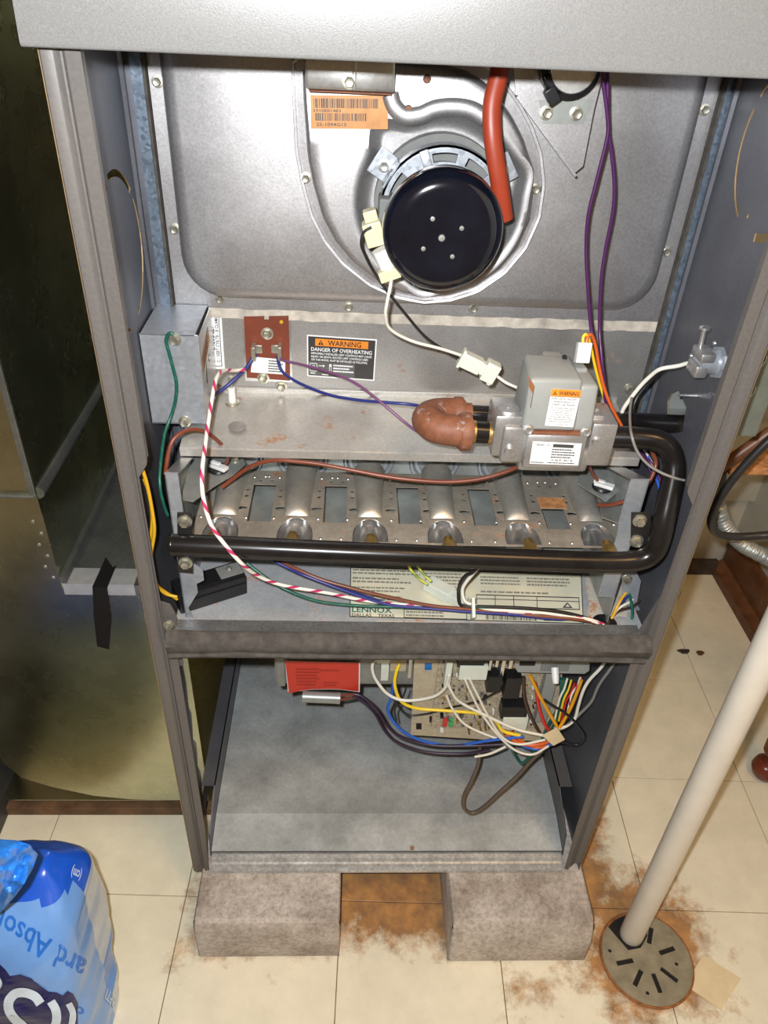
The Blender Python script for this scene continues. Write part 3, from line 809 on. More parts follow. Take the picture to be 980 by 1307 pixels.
# ---- blower compartment: floor pan, side flanges, bottom rail
bm = new()
cdt_prism(bm, [(0.022, 0.1055), (0.074, 0.1160), (0.700, 0.1160), (0.700, 0.1145), (0.0745, 0.1145), (0.022, 0.1040)], [], ((-0.2500, 0, 0), (0, 1, 0), (0, 0, 1), (1, 0, 0)), 0.500)
FP = obj('floor_pan', bm, 'blower_floor', F, 0)
for p in ((300, 1067), (526, 1083)):
    q = U(*p, z=0.104); b = new(); lathe(b, [(0, 0.001), (0.0035, 0.001), (0.003, 0.004), (0, 0.0045)], q, (0, -0.27, 1), 10); obj('rusty_screw', b, 'elbow_rust', FP)
for sx in (-1, 1):
    bm = new(); x = sx*0.2505
    cdt_prism(bm, [(0.02, 0.097), (0.70, 0.115), (0.70, 0.160), (0.09, 0.160), (0.03, 0.135)], [], ((x, 0, 0), (0, 1, 0), (0, 0, 1), (sx, 0, 0)), 0.0015)
    box(bm, (min(x, sx*0.270), 0.09, 0.1585), (max(x, sx*0.270), 0.70, 0.160))
    obj('pan_flange', bm, 'paint_grey' if sx > 0 else 'side_inner', F, 0)
bm = new()
cdt_prism(bm, [(-0.0035, 0.0935), (-0.0035, 0.0990), (0.0015, 0.1000), (0.0035, 0.1035), (0.0065, 0.1045), (0.0095, 0.1085), (0.0150, 0.1100), (0.0185, 0.1085), (0.0195, 0.0935)], [], ((-0.2475, 0, 0), (0, 1, 0), (0, 0, 1), (1, 0, 0)), 0.4935)
obj('bottom_rail', bm, 'rail_bright', F, 30)
bm = new(); box(bm, (-0.250, 0.0195, 0.092), (0.250, 0.70, 0.0965)); obj('base_pan', bm, 'base_dark', F, 0)
# cut galvanised edge left from the return opening
bm = new()
strip = [(y-0.0015, z) for y, z in rag] + [(y+0.007+0.003*((i*7) % 3), z) for i, (y, z) in reversed(list(enumerate(rag)))]
cdt_prism(bm, strip, [], ((-HW-0.0014, 0, 0), (0, 1, 0), (0, 0, 1), (1, 0, 0)), 0.0012)
obj('cut_edge', bm, 'galv_box', F, 0)

# ================================================================== RETURN DUCT (left of the furnace)
RY, RX = 0.145, -0.4185      # front plane, corner between drop and boot
RT = thing('return_duct', 'dark galvanized return air duct with a low boot left of the furnace', 'duct', (-0.45, 0.4, 0.03))
zt = 0.493
bm = new()      # boot front face, bottom edge rises to the left
bot = [(-0.278, 0.040), (-0.34, 0.040), (-0.40, 0.043), (-0.455, 0.052), (-0.515, 0.075), (-0.556, 0.098), (-0.580, 0.145), (-0.62, 0.20)]
P = [(-0.278, zt)] + bot + [(-0.62, 0.628), (RX, 0.628), (RX, zt)]
cdt_prism(bm, P, [], ((0, RY, 0), (1, 0, 0), (0, 0, 1), (0, 1, 0)), 0.001)
obj('boot_front', bm, 'duct_metal', RT, 0)
bm = new()
hexa(bm, [(RX, RY, zt-0.001), (-0.276, RY, zt-0.001), (-0.276, 0.66, zt-0.001), (RX, 0.66, zt-0.001), (RX, RY, zt), (-0.276, RY, zt), (-0.276, 0.66, zt), (RX, 0.66, zt)])
obj('boot_top', bm, 'duct_dull', RT, 0)
bm = new(); box(bm, (-0.62, 0.66, 0.04), (-0.276, 0.661, 1.4)); obj('duct_back', bm, 'duct_metal', RT, 0)
bm = new(); box(bm, (-0.60, RY, 0.040), (-0.276, 0.66, 0.0412)); obj('boot_bottom', bm, 'duct_metal', RT, 0)
bm = new(); box(bm, (RX-0.001, RY, zt), (RX, 0.66, 1.4)); obj('drop_side', bm, 'duct_metal', RT, 0)
bm = new(); box(bm, (-0.62, RY-0.0045, 0.628), (RX, RY-0.0035, 1.4)); obj('drop_front', bm, 'duct_metal', RT, 0)
# seams: standing seam along the drop side, corner lock, bottom hem, cleat with rivets
bm = new(); cdt_prism(bm, [(0, 0.618), (0.005, 0.621), (0.007, 0.627), (0.004, 0.632), (0, 0.634)], [], ((RX, RY+0.004, 0), (1, 0, 0), (0, 0, 1), (0, 1, 0)), 0.50); obj('side_seam', bm, 'duct_dull', RT, 40)
bm = new(); cdt_prism(bm, [(0, 0), (0.007, 0), (0.0085, 0.004), (0.006, 0.010), (0, 0.011)], [], ((RX, RY, zt), (1, 0, 0), (0, 0, 1), (0, 1, 0)), 0.51); obj('foot_seam', bm, 'duct_dull', RT, 40)
bm = new(); box(bm, (RX-0.005, RY-0.0075, 0.627), (RX+0.002, RY-0.0045, 1.4), 0.001); obj('corner_lock', bm, 'duct_dull', RT, 20)
bm = new(); box(bm, (-0.62, RY-0.010, 0.6275), (RX+0.001, RY-0.004, 0.6315), 0.0015); box(bm, (-0.62, RY-0.003, 0.603), (RX+0.001, RY-0.0008, 0.628), mi=1); obj('drive_cleat', bm, ['duct_dull', 'duct_metal'], RT, 20)
bm = new(); box(bm, (RX-0.017, RY-0.0022, zt-0.006), (RX+0.001, RY-0.0002, 0.604)); CS = obj('corner_strip', bm, 'duct_metal', RT, 20)
for i in range(6):
    b = new(); lathe(b, [(0.0025, 0), (0.0018, 0.0012), (0, 0.0016)], (RX-0.006-0.006*(i % 2), RY-0.0022, 0.505+i*0.017), (0, -1, 0), 8); obj('rivet', b, 'bright_steel', CS)
# long cleats inside the boot, seen through the return opening
bm = new(); cyl(bm, (-0.40, 0.30, 0.06), (-0.32, 0.62, 0.47), 0.006, seg=8); obj('inner_brace', bm, 'galv_box', RT)
# foil tape on the boot edge and black tape over it
bm = new()
x0, x1 = U(80, 747, y=RY).x, U(172, 752, y=RY).x
cdt_prism(bm, [(RY+0.030, zt+0.0006), (RY-0.0006, zt+0.0006), (RY-0.0006, zt-0.017), (RY-0.0002, zt-0.017), (RY-0.0002, zt+0.0002), (RY+0.030, zt+0.0002)], [], ((x0, 0, 0), (0, 1, 0), (0, 0, 1), (1, 0, 0)), x1-x0)
obj('foil_tape', bm, 'foil_tape', RT, 0, 'shiny foil tape along the front top edge of the boot')
bm = new()
A = [U(*q, z=zt+0.001) for q in ((118, 749), (137, 750), (149, 721), (144, 724), (135, 711))]
B = [U(*q, y=RY-0.0011) for q in ((118, 749), (137, 750), (142, 790), (139, 829), (124, 825), (120, 788))]
for P in (A, B): bm.b.faces.new([bm.b.verts.new(p) for p in P])
ex = bmesh.ops.extrude_face_region(bm.b, geom=bm.b.faces[:])
for g in ex['geom']:
    if isinstance(g, bmesh.types.BMVert): g.co += Vector((0, -0.0004, 0.0004))
obj('black_tape', bm, 'black_tape', RT, 0, 'torn strip of black tape hanging over the boot edge')
# plank carrying the boot
bm = new(); box(bm, (-0.60, RY-0.001, 0.0005), (-0.268, 0.66, 0.019), 0.002)
obj('plank', bm, 'plank_wood', None, 20, 'brown stained plank on the floor under the duct boot', 'board')
bm = new()
xs = U(200, 1022, y=0.2).x
for x0 in (-0.58, -0.40): box(bm, (x0, 0.25, 0.0192), (x0+0.08, 0.60, 0.0398))
obj('duct_cleat', bm, 'plank_wood', RT, 0)
# dark grey metal piece at the left, kept low so the duct reflects the floor
DP = thing('metal_box', 'low dark grey metal box on the floor at the far left', 'box', (-0.61, 0.0, 0))
bm = new(); box(bm, (-0.622, -0.45, 0.0005), (-0.5985, 0.209, 0.14), 0.002); obj('side_sheet', bm, 'dark_panel', DP, 20)
bm = new(); box(bm, (-0.80, -0.45, 0.132), (-0.622, 0.209, 0.14), 0.001); obj('lid', bm, 'dark_panel', DP, 20)

# ================================================================== RIGHT OF THE FURNACE
# floor drain cover, broken out where the pipe enters
DC = Vector((0.3675, -0.0800, 0)); DR = 0.0625
DG = thing('drain_cover', 'round tarnished floor drain cover with radial slots and rusty rim', 'drain', DC)
pc = Vector((0.3555, -0.0470, 0))
out = circle(0, 0, DR, 40)
nx, ny = pc.x-DC.x, pc.y-DC.y
na = math.atan2(ny, nx)
outer = [(DR*math.cos(na+0.45+(2*PI-1.05)*i/36), DR*math.sin(na+0.45+(2*PI-1.05)*i/36)) for i in range(37)]
outer += [(nx*0.72+0.020*math.cos(na-1.6), ny*0.72+0.020*math.sin(na-1.6)), (nx*0.40, ny*0.40), (nx*0.52+0.019*math.cos(na+1.6), ny*0.52+0.019*math.sin(na+1.6))]
def slot(ang, r0, r1, w):
    c, s = math.cos(ang), math.sin(ang)
    return [(c*r0-s*w, s*r0+c*w), (c*r0+s*w, s*r0-c*w), (c*r1+s*w, s*r1-c*w), (c*r1-s*w, s*r1+c*w)]
holes = []
for px, py in ((799, 1228), (812, 1253), (838, 1256), (850, 1242), (845, 1216), (829, 1197)):
    q = U(px, py, z=0.003)-DC; holes.append(slot(math.atan2(q.y, q.x), 0.021, 0.046, 0.0032))
for px, py in ((778, 1214), (863, 1231), (826, 1268)):
    q = U(px, py, z=0.003)-DC; holes.append(circle(q.x, q.y, 0.0026, 8))
bm = new(); cdt_prism(bm, outer, holes, (DC+Vector((0, 0, 0.0022)), (1, 0, 0), (0, 1, 0), (0, 0, 1)), 0.0022)
obj('slotted_plate', bm, 'drain_metal', DG, 0)
bm = new(); torus(bm, DC+Vector((0, 0, 0.0022)), (0, 0, 1), DR+0.001, 0.0022, 44, 8); obj('rim', bm, 'drain_rust', DG)
bm = new(); cyl(bm, DC+Vector((0, 0, 0.0002)), DC+Vector((0, 0, 0.0012)), DR, seg=40); obj('well_shade', bm, 'hole_shade', DG)  # dark disc painted as the shaded depth under the slots
# white plastic pipe rising out of the drain
PP = thing('drain_pipe', 'white plastic pipe rising straight out of the floor drain', 'pipe', pc)
bm = new()
lathe(bm, [(0.0135, 0.0), (0.0165, 0.0), (0.0168, 0.002), (0.0166, 0.01), (0.0166, 1.9), (0.0135, 1.9)], pc+Vector((0, 0, 0.0015)), (0, 0, 1), 28, closed=True)
obj('tube', bm, 'pvc', PP, 40)
# loose square of cream paper
bm = new()
P = [U(*q, z=0.001) for q in ((886, 1237), (897, 1219), (945, 1250), (920, 1289), (882, 1263))]
cdt_prism(bm, [(p.x, p.y) for p in P], [], ((0, 0, 0.0004), (1, 0, 0), (0, 1, 0), (0, 0, 1)), 0.0012)
for v in bm.verts: v.co.z += 0.003*max(0, (v.co.x-0.45)*20) if v.co.x > 0.45 else 0
obj('paper_scrap', bm, 'paper_cream', None, 0, 'square cream scrap lying flat beside the drain cover', 'paper')
# fallen crumbs on the floor
for i, q in enumerate(((873, 832), (893, 834))):
    p = U(*q, z=0.001); bm = new()
    pts = [(p.x+(0.011-0.004*i)*math.cos(a)*(1+0.4*math.sin(3*a+i)), p.y+0.007*math.sin(a)*(1+0.3*math.cos(2*a))) for a in [k*2*PI/9 for k in range(9)]]
    cdt_prism(bm, pts, [], ((0, 0, 0.0002), (1, 0, 0), (0, 1, 0), (0, 0, 1)), 0.004)
    obj('debris_flake', bm, 'base_dark' if i == 0 else 'base_wood', None, 0, ('dark flake of debris on the tiles right of the furnace', 'small brown flake on the tiles right of the dark one')[i], 'debris', 'flakes on the floor')
# turned wooden leg at the right edge
LG = thing('furniture_leg', 'dark reddish turned wooden leg with a ball foot at the right edge', 'furniture leg', (0.700, 0.215, 0))
lo_ = U(976, 984, z=0.012); lo_.z = 0
bm = new(); lathe(bm, [(0, 0), (0.012, 0.0), (0.021, 0.008), (0.025, 0.020), (0.022, 0.033), (0.014, 0.040), (0, 0.041)], lo_, (0, 0, 1), 20); obj('ball_foot', bm, 'leg_wood', LG, 60)
bm = new(); lathe(bm, [(0.013, 0.040), (0.012, 0.055), (0.019, 0.065), (0.020, 0.085), (0.013, 0.10), (0.016, 0.16), (0.022, 0.30), (0.022, 0.42), (0, 0.42)], lo_, (0, 0, 1), 20); obj('turned_shaft', bm, 'leg_wood', LG, 60)
# galvanised switch box on the outside of the furnace
BX = thing('switch_box', 'galvanized electrical box with knockouts mounted outside the right furnace side', 'electrical box', (0.32, 0.12, 0.75))
bm = new()
kn = [circle(0.306, 0.786, 0.0022, 10)]
cdt_prism(bm, [(0.2745, 0.748), (0.331, 0.747), (0.3335, 0.751), (0.352, 0.7505), (0.352, 0.862), (0.2745, 0.862)], [circle(0.3225, 0.785, 0.0026, 10)], ((0, 0.10, 0), (1, 0, 0), (0, 0, 1), (0, 1, 0)), 0.0014)
obj('front_face', bm, 'box_dull', BX, 0)
bm = new(); box(bm, (0.2740, 0.1015, 0.750), (0.352, 0.155, 0.752)); box(bm, (0.3505, 0.1015, 0.750), (0.352, 0.155, 0.860)); box(bm, (0.2740, 0.154, 0.750), (0.352, 0.155, 0.860)); box(bm, (0.2740, 0.1015, 0.859), (0.352, 0.155, 0.860)); obj('box_walls', bm, 'galv_box', BX, 0)
for cx, cz in ((0.322, 0.836), (0.322, 0.803), (0.315, 0.770)):
    bm = new(); P = slot_arc(cx, cz, 0.0115, D2(-150), D2(20), 0.0010, 12)
    cdt_prism(bm, P, [], ((0, 0.0992, 0), (1, 0, 0), (0, 0, 1), (0, 1, 0)), 0.001); obj('knockout', bm, 'bright_steel', BX, 0)
# rusty pipe, flexible conduit and black cable below the box
bm = new(); cyl(bm, U(905, 607, y=0.24), U(1010, 532, y=0.24), 0.0075, seg=14); obj('rusty_pipe', bm, 'base_wood', None, 60, 'thin rust-brown pipe running up to the right below the switch box', 'pipe')
bm = new(); obox(bm, U(957, 590, y=0.30), (0.075, 0.05, 0.012), AX_R, (0, 1, 0), (0, 0, 1), 0.003); obj('rusted_plate', bm, 'rust_patch', None, 20, 'rust-orange plate behind the thin brown pipe', 'plate')
path = crom([U(a, b, y=c) for a, b, c in ((1080, 480, .16), (1010, 540, .16), (975, 568, .16), (935, 612, .16), (912, 648, .16), (908, 670, .16), (918, 682, .17), (940, 685, .18), (965, 684, .18), (1005, 679, .18), (1120, 655, .22))], 8)
bm = new(); sweep(bm, path, 0.0052, 10); obj('power_cable', bm, 'rubber_cable', None, 60, 'thick black cable looped beside the right furnace edge', 'cable')
pts = crom([U(a, b, y=c) for a, b, c in ((912, 625, .30), (917, 650, .29), (926, 672, .28), (945, 693, .28), (965, 705, .28), (1000, 722, .28), (1090, 760, .30))], 24)
bm = new(); sweep(bm, pts, [0.0105+0.0011*math.sin(i*1.9) for i in range(len(pts))], 12)
obj('flexible_conduit', bm, 'galv_box', None, 60, 'ribbed pale grey flexible conduit hanging behind the black cable', 'conduit')
bm = new(); cyl(bm, U(914, 600, y=0.285), U(912, 628, y=0.30), 0.0135, seg=12); obj('conduit_fitting', bm, 'black_bracket', bpy.data.objects['flexible_conduit'], 40)
bm = new(); sweep(bm, crom([U(a, b, y=0.06) for a, b in ((864, 738), (868, 750), (865, 762), (858, 772))], 6), 0.0016, 6)
for v in bm.verts: v.co.x = max(v.co.x, HW+0.001)
obj('wire_hook', bm, 'brass', None, 60, 'thin brass-coloured wire end poking out behind the right furnace edge', 'wire')

# ================================================================== PLASTIC PACK (front left)
PK = thing('plastic_pack', 'blue plastic-wrapped pack standing upside down in the left foreground', 'package', (-0.46, -0.15, 0))
PX0, PX1 = -0.585, -0.358
def pack(u, v, L=0.0):
    """u 0..1 across the front (continuing round the right side to 1.6), v 0..1 from the floor to the top"""
    zc = v
    bul = math.sin(PI*min(1, max(0, v*0.9+0.08)))**0.5
    top = max(0, (v-0.78)/0.22)
    W = PX1-PX0; hw = W/2 - 0.028*top**1.6 - 0.010*v
    cx = (PX0+PX1)/2 + 0.000
    Dp = 0.075*bul*(1-0.62*top**2)+0.006
    cy = -0.145 + 0.045*v
    # superellipse cross-section, angle from the front-left to the back-left
    if u <= 1: a = PI + (PI/2)*0.0 + PI*u         # front half: pi..2pi
    else: a = 2*PI + PI*(u-1)
    ca, sa = math.cos(a), math.sin(a)
    e = 0.42
    x = hw*math.copysign(abs(ca)**e, ca); y = Dp*math.copysign(abs(sa)**e, sa)
    wr = 0.0045*noise.noise((x*16+2, v*9, a)) + 0.0022*noise.noise((x*60, v*20, 3)) + 0.006*top*noise.noise((x*40, v*6, 8))
    k = 1 + (wr + L)/max(0.05, math.hypot(x, y))
    z = 0.303*v - 0.016*top*top*(0.6+0.7*noise.noise((x*9, 0, 4)))
    return Vector((cx + x*k, cy + y*k, z + 0.001))
bm = new(); NU, NV = 72, 40
gr = [[bm.b.verts.new(pack(2*i/NU, j/NV)) for i in range(NU)] for j in range(NV+1)]
zone_m = ['bag_blue', 'bag_azure', 'bag_royal', 'bag_pale']
for j in range(NV):
    v = (j+0.5)/NV
    for i in range(NU):
        u = 2*(i+0.5)/NU; k = (i+1) % NU
        f = bm.b.faces.new([gr[j][i], gr[j][k], gr[j+1][k], gr[j+1][i]])
        mi = 0
        if v > 0.93 - 0.10*max(0, u-0.55) and u < 1: mi = 2
        if u > 1.0: mi = 3 if v < 0.55 else 2 if v > .8 else 3
        if 1.0 < u < 1.12 and 0.12 < v < 0.34: mi = 1
        f.material_index = mi
bm.b.faces.new(gr[NV]).material_index = 2; bm.b.faces.new(gr[0][::-1])
PKS = obj('wrapper', bm, zone_m, PK, 60)

# ================================================================== DRAFT INDUCER
def blk(bm, px0, py0, px1, py1, yf, yb, bev=0.0, mi=0):
    """box whose front face (at y=yf) spans the given picture rectangle; real depth to yb"""
    mx, my = (px0+px1)/2, (py0+py1)/2
    x0, x1 = U(px0, my, y=yf).x, U(px1, my, y=yf).x
    z1, z0 = U(mx, py0, y=yf).z, U(mx, py1, y=yf).z
    return box(bm, (x0, yf, z0), (x1, yb, z1), bev, mi)
def plate_y(bm, pix, yf, depth, mi=0, holes=()):
    """flat upright plate at y=yf, outline traced, thickness going back"""
    P = [U(a, b, y=yf) for a, b in pix]
    H = [[(lambda q: (q.x, q.z))(U(a, b, y=yf)) for a, b in h] for h in holes]
    cdt_prism(bm, [(p.x, p.z) for p in P], H, ((0, yf, 0), (1, 0, 0), (0, 0, 1), (0, 1, 0)), depth, mi)
def plate_z(bm, pix, z, depth, mi=0):
    P = [U(a, b, z=z) for a, b in pix]
    cdt_prism(bm, [(p.x, p.y) for p in P], [], ((0, 0, z), (1, 0, 0), (0, 1, 0), (0, 0, -1)), depth, mi)
def ycyl(bm, px, py, yf, yb, r, seg=20, mi=0):
    p = U(px, py, y=yf); cyl(bm, p, (p.x, yb, p.z), r, seg=seg, mi=mi)

FC = Vector((0.0105, 0.0, 0.953))
ID = thing('draft_inducer', 'grey draft inducer blower with a round black cooling cup', 'blower', (FC.x, 0.18, 0.86))
outl = [U(*q, y=0.172) for q in ((372, 105), (376, 190), (383, 230), (395, 275), (412, 308), (435, 337), (470, 365), (505, 381), (540, 388), (575, 385), (610, 374), (645, 350), (672, 318), (690, 278), (696, 235), (692, 195), (680, 160), (664, 130), (645, 105), (630, 88), (600, 70), (560, 60), (500, 55), (440, 60), (372, 70))]
OP = [(p.x-FC.x, p.z-FC.z) for p in outl]
def rad(th):
    d = (math.cos(th), math.sin(th)); best = None
    for i in range(len(OP)):
        (ax, ay), (bx, by) = OP[i], OP[(i+1) % len(OP)]
        ex, ey = bx-ax, by-ay; det = d[0]*(-ey)+ex*d[1]
        if abs(det) < 1e-12: continue
        t = (ax*(-ey)+ex*ay)/det; s = (d[0]*ay-d[1]*ax)/det
        if t > 0 and -1e-9 <= s <= 1+1e-9: best = t if best is None else max(best, t)
    return best
NT = 120; prof_n = 20
rings = []
R0 = 0.0755
for i in range(NT):
    th = 2*PI*i/NT; R = rad(th); d = Vector((math.cos(th), 0, math.sin(th)))
    lip = 0.0125
    ear = max(0, math.cos((th-D2(133))*1.0))**60*0.014 + max(0, math.cos((th-D2(22))))**60*0.006 + max(0, math.cos((th-D2(-96))))**60*0.006
    r0 = R0+ear
    pr = [(0.040, 0.168), (r0-0.014, 0.168), (r0-0.010, 0.1675), (r0-0.006, 0.164), (r0-0.002, 0.1575), (r0+0.002, 0.1545), (r0+0.006, 0.1545)]
    rb = max(R-lip, r0+0.008)
    for k in range(1, 5): pr.append((r0+0.006+(rb-0.004-r0-0.006)*k/4, 0.1545+0.001*k/4))
    pr += [(rb-0.0015, 0.1575), (rb, 0.163), (rb+0.0005, 0.174), (max(R, rb+0.003)-0.0034, 0.1750), (max(R, rb+0.003)-0.0028, 0.1715), (max(R, rb+0.003)-0.0005, 0.1710), (max(R, rb+0.003), 0.1720), (max(R, rb+0.003), 0.1795)]
    rings.append([bm_ for bm_ in [FC + d*r + Vector((0, y, 0)) for r, y in pr]])
bm = new()
rv = [[bm.b.verts.new(p) for p in r] for r in rings]
for i in range(NT):
    A, B = rv[i], rv[(i+1) % NT]
    for k in range(len(A)-1): bm.b.faces.new([A[k], A[k+1], B[k+1], B[k]])
bm.b.faces.new([r[0] for r in rv])
IH = obj('blower_housing', bm, 'aluminized', ID, 40)
bm = new()      # pressed wave above the motor
pw = crom([U(a, b, y=0.155) for a, b in ((497, 118), (503, 136), (517, 148), (536, 147), (556, 139), (580, 137), (602, 141), (622, 153))], 8)
sweep(bm, pw, [0.003]+[0.0075]*(len(pw)-2)+[0.003], 10, ry=[0.002]+[0.0042]*(len(pw)-2)+[0.002], up0=(0, 1, 0)); obj('pressed_rib', bm, 'aluminized', ID, 60)
screws([U(390, 227, y=0.1735), U(683, 241, y=0.1735)], (0, -1, 0), IH, 0.0034)
for q in ((545, 101), (521, 139)):
    b = new(); lathe(b, [(0, 0), (0.0035, 0), (0.0028, 0.0025), (0, 0.003)], U(*q, y=0.155), (0, -1, 0), 12); obj('rivet', b, 'elbow_rust', IH)
bm = new(); ring(bm, FC+Vector((0, 0.1545, 0)), (0, 1, 0), 0.030, 0.0600, 0.013, 48); obj('gasket_disc', bm, 'gasket_grey', ID, 40)
# motor bracket with annular windows and three ears
def ann(a0, a1, r0, r1, n=8):
    return [(r1*math.cos(a0+(a1-a0)*i/n), r1*math.sin(a0+(a1-a0)*i/n)) for i in range(n+1)] + [(r0*math.cos(a1-(a1-a0)*i/n), r0*math.sin(a1-(a1-a0)*i/n)) for i in range(n+1)]
wins = [ann(D2(a-13), D2(a+13), 0.0425, 0.0500) for a in (15, 55, 92, 152, 190, 240, 280, 320)]
bm = new(); cdt_prism(bm, circle(0, 0, 0.0560, 56), wins, (FC+Vector((0, 0.128, 0)), (1, 0, 0), (0, 0, 1), (0, 1, 0)), 0.0022)
ring(bm, FC+Vector((0, 0.128, 0)), (0, 1, 0), 0.0540, 0.0560, 0.014, 56)
ring(bm, FC+Vector((0, 0.1272, 0)), (0, 1, 0), 0.0515, 0.0530, 0.002, 56)
MBK = obj('motor_bracket', bm, 'galvanized', ID, 30)
for a in (133, 22, -96):
    d = Vector((math.cos(D2(a)), 0, math.sin(D2(a)))); t = Vector((-d.z, 0, d.x))
    bm = new(); c = {133: U(490, 211, y=0.150), 22: U(641, 217, y=0.150)}.get(a, FC + d*0.0665 + Vector((0, 0.150, 0)))
    d = Vector((c.x-FC.x, 0, c.z-FC.z)).normalized(); t = Vector((-d.z, 0, d.x))
    obox(bm, c, (0.021, 0.024, 0.002), d, t, (0, 1, 0), 0.0006)
    obox(bm, FC+d*0.0555+Vector((0, 0.139, 0)), (0.002, 0.024, 0.022), d, t, (0, 1, 0))
    E_ = obj('mounting_ear', bm, 'galvanized', ID, 20)
    b = new(); hexbolt(b, c+Vector((0, -0.001, 0)), (0, -1, 0), 0.0040); obj('screw', b, 'bright_steel', E_)
bm = new(); d = Vector((math.cos(D2(112)), 0, math.sin(D2(112)))); t = Vector((-d.z, 0, d.x))
obox(bm, FC+d*0.044+Vector((0, 0.1265, 0)), (0.022, 0.008, 0.003), d, t, (0, 1, 0), 0.0008); lathe(bm, [(0, 0), (.003, 0), (.0025, .003), (0, .003)], FC+d*0.036+Vector((0, .1255, 0)), (0, -1, 0), 10); obj('bracket_strap', bm, 'galvanized', ID, 30)
bm = new(); cyl(bm, FC+Vector((0, 0.154, 0)), FC+Vector((0, 0.090, 0)), 0.0385, seg=40); obj('motor_body', bm, 'galv_box', ID, 40)
# cooling cup
CC = Vector((0.0068, 0.066, 0.9515)); CR = 0.0505
bm = new(); lathe(bm, [(0, 0.0035), (0.010, 0.003), (0.026, 0.0012), (0.034, 0), (0.040, 0.0010), (0.0450, 0.0032), (0.0485, 0.007), (0.0502, 0.011), (CR, 0.015), (CR+0.0003, 0.019), (CR-0.0015, 0.019), (CR-0.002, 0.014), (0.044, 0.008), (0, 0.006)], CC, (0, 1, 0), 56)
CUP = obj('cooling_cup', bm, 'cup_black', ID, 60)
for q, r_ in (((563.5, 303.5), 0.0031), ((552, 279), 0.0022), ((589, 291), 0.0022), ((540, 317), 0.0022), ((577, 327), 0.0022)):
    p = U(*q, y=CC.y+0.003); b = new(); lathe(b, [(0, -0.0002), (r_, -0.0002), (r_*0.85, -0.0016), (0, -0.0018)], p, (0, 1, 0), 14); obj('rivet', b, 'bright_steel', CUP)
# capacitor sleeve and cream plugs on the left of the motor
bm = new(); blk(bm, 483, 254, 503, 300, 0.115, 0.14, 0.002); obj('terminal_cover', bm, 'gasket_grey', ID, 20)
bm = new(); c = U(477, 297, y=0.112); obox(bm, c, (0.017, 0.021, 0.016), (0.95, 0, 0.3), (-0.3, 0, 0.95), (0, 1, 0), 0.0015); obox(bm, c+Vector((-0.003, 0.003, 0.013)), (0.012, 0.012, 0.012), (0.95, 0, 0.3), (-0.3, 0, 0.95), (0, 1, 0), 0.001); obj('connector', bm, 'cream_plastic', ID, 20)
bm = new(); c0, c1 = U(485, 318, y=0.098), U(497, 345, y=0.098); cyl(bm, c0, c1, 0.0078, seg=14); obj('sleeve', bm, 'white_plastic', ID, 40)
bm = new(); c = U(497, 348, y=0.097); obox(bm, c, (0.019, 0.010, 0.016), (0.93, 0, 0.36), (-0.36, 0, 0.93), (0, 1, 0), 0.001); obj('connector', bm, 'cream_plastic', ID, 20)
# exhaust collar bracket above the sticker
bm = new()
blk(bm, 389, 60, 505, 117, 0.136, 0.176, 0.003)
XB = obj('exhaust_bracket', bm, 'bright_steel', ID, 30)
bm = new(); blk(bm, 450, 60, 455, 116, 0.1345, 0.1365, 0.0006); obj('seam', bm, 'bright_steel', XB, 30)
bm = new(); blk(bm, 394, 117.5, 500, 119.5, 0.1362, 0.156, 0.0004); obj('rusty_lip', bm, 'elbow_rust', XB, 30)
screws([U(446, 104, y=0.136)], (0, -1, 0), XB, 0.0042)
c = [U(*q, y=0.1542) for q in ((396, 121), (495, 122), (495, 165), (397, 164))]
label_obj('barcode_label', c, [('rect', 0, 0, 1, 1, 'label_copper', 0), ('bars', 0.04, 0.10, 0.88, 0.38, 44, 'label_ink', 1, 3), ('text', '5910E01483', 0.03, 0.50, 0.085, 0.36, 'label_ink', 1),
    ('bars', 0.06, 0.53, 0.73, 0.76, 36, 'label_ink', 1, 5), ('text', '25-1094G15', 0.07, 0.92, 0.10, 0.39, 'label_ink', 1)], ID, 'copper-coloured bar code sticker')
# orange-red rubber tube
pts = crom([U(a, b, y=c) for a, b, c in ((640, 70, .112), (636, 97, .11), (628, 134, .105), (629, 178, .10), (637, 232, .10), (644, 280, .105))], 8)
bm = new(); sweep(bm, pts, 0.0076, 14, ry=0.0058, up0=(0, 1, 0)); obj('rubber_tube', bm, 'orange_tube', None, 60, 'orange-red rubber pressure tube hanging beside the black cooling cup', 'tube')
# pressure switch on its triangular bracket
PS = thing('pressure_switch', 'round black pressure switch on a grey triangular bracket at top right', 'switch', U(735, 150, y=0.165))
bm = new(); plate_y(bm, ((656, 90), (658, 121), (732, 222), (744, 212), (758, 140), (768, 100), (768, 80), (656, 80)), 0.148, 0.0015)
P0, P1 = U(658, 121, y=0.148), U(732, 222, y=0.148); d = (P1-P0).normalized(); n_ = Vector((d.z, 0, -d.x))
obox(bm, (P0+P1)/2+Vector((0, -0.004, 0)), ((P1-P0).length, 0.0022, 0.010), d, n_, (0, 1, 0))
PB = obj('triangular_bracket', bm, 'aluminized', PS, 20)
bm = new(); plate_y(bm, ((688, 128), (757, 128), (744, 158), (693, 158)), 0.1465, 0.0012); obj('mounting_tab', bm, 'galv_box', PS, 20)
screws([U(697, 144, y=0.1465), U(735, 145, y=0.1465)], (0, -1, 0), PB, 0.0040)
pc_ = U(733, 86, y=0.125)
bm = new(); lathe(bm, [(0, 0), (0.0195, 0), (0.0205, 0.002), (0.0205, 0.006), (0.025, 0.008), (0.0255, 0.018), (0, 0.018)], pc_, (0, 1, 0), 32); obj('switch_body', bm, 'black_plastic', PS, 40)
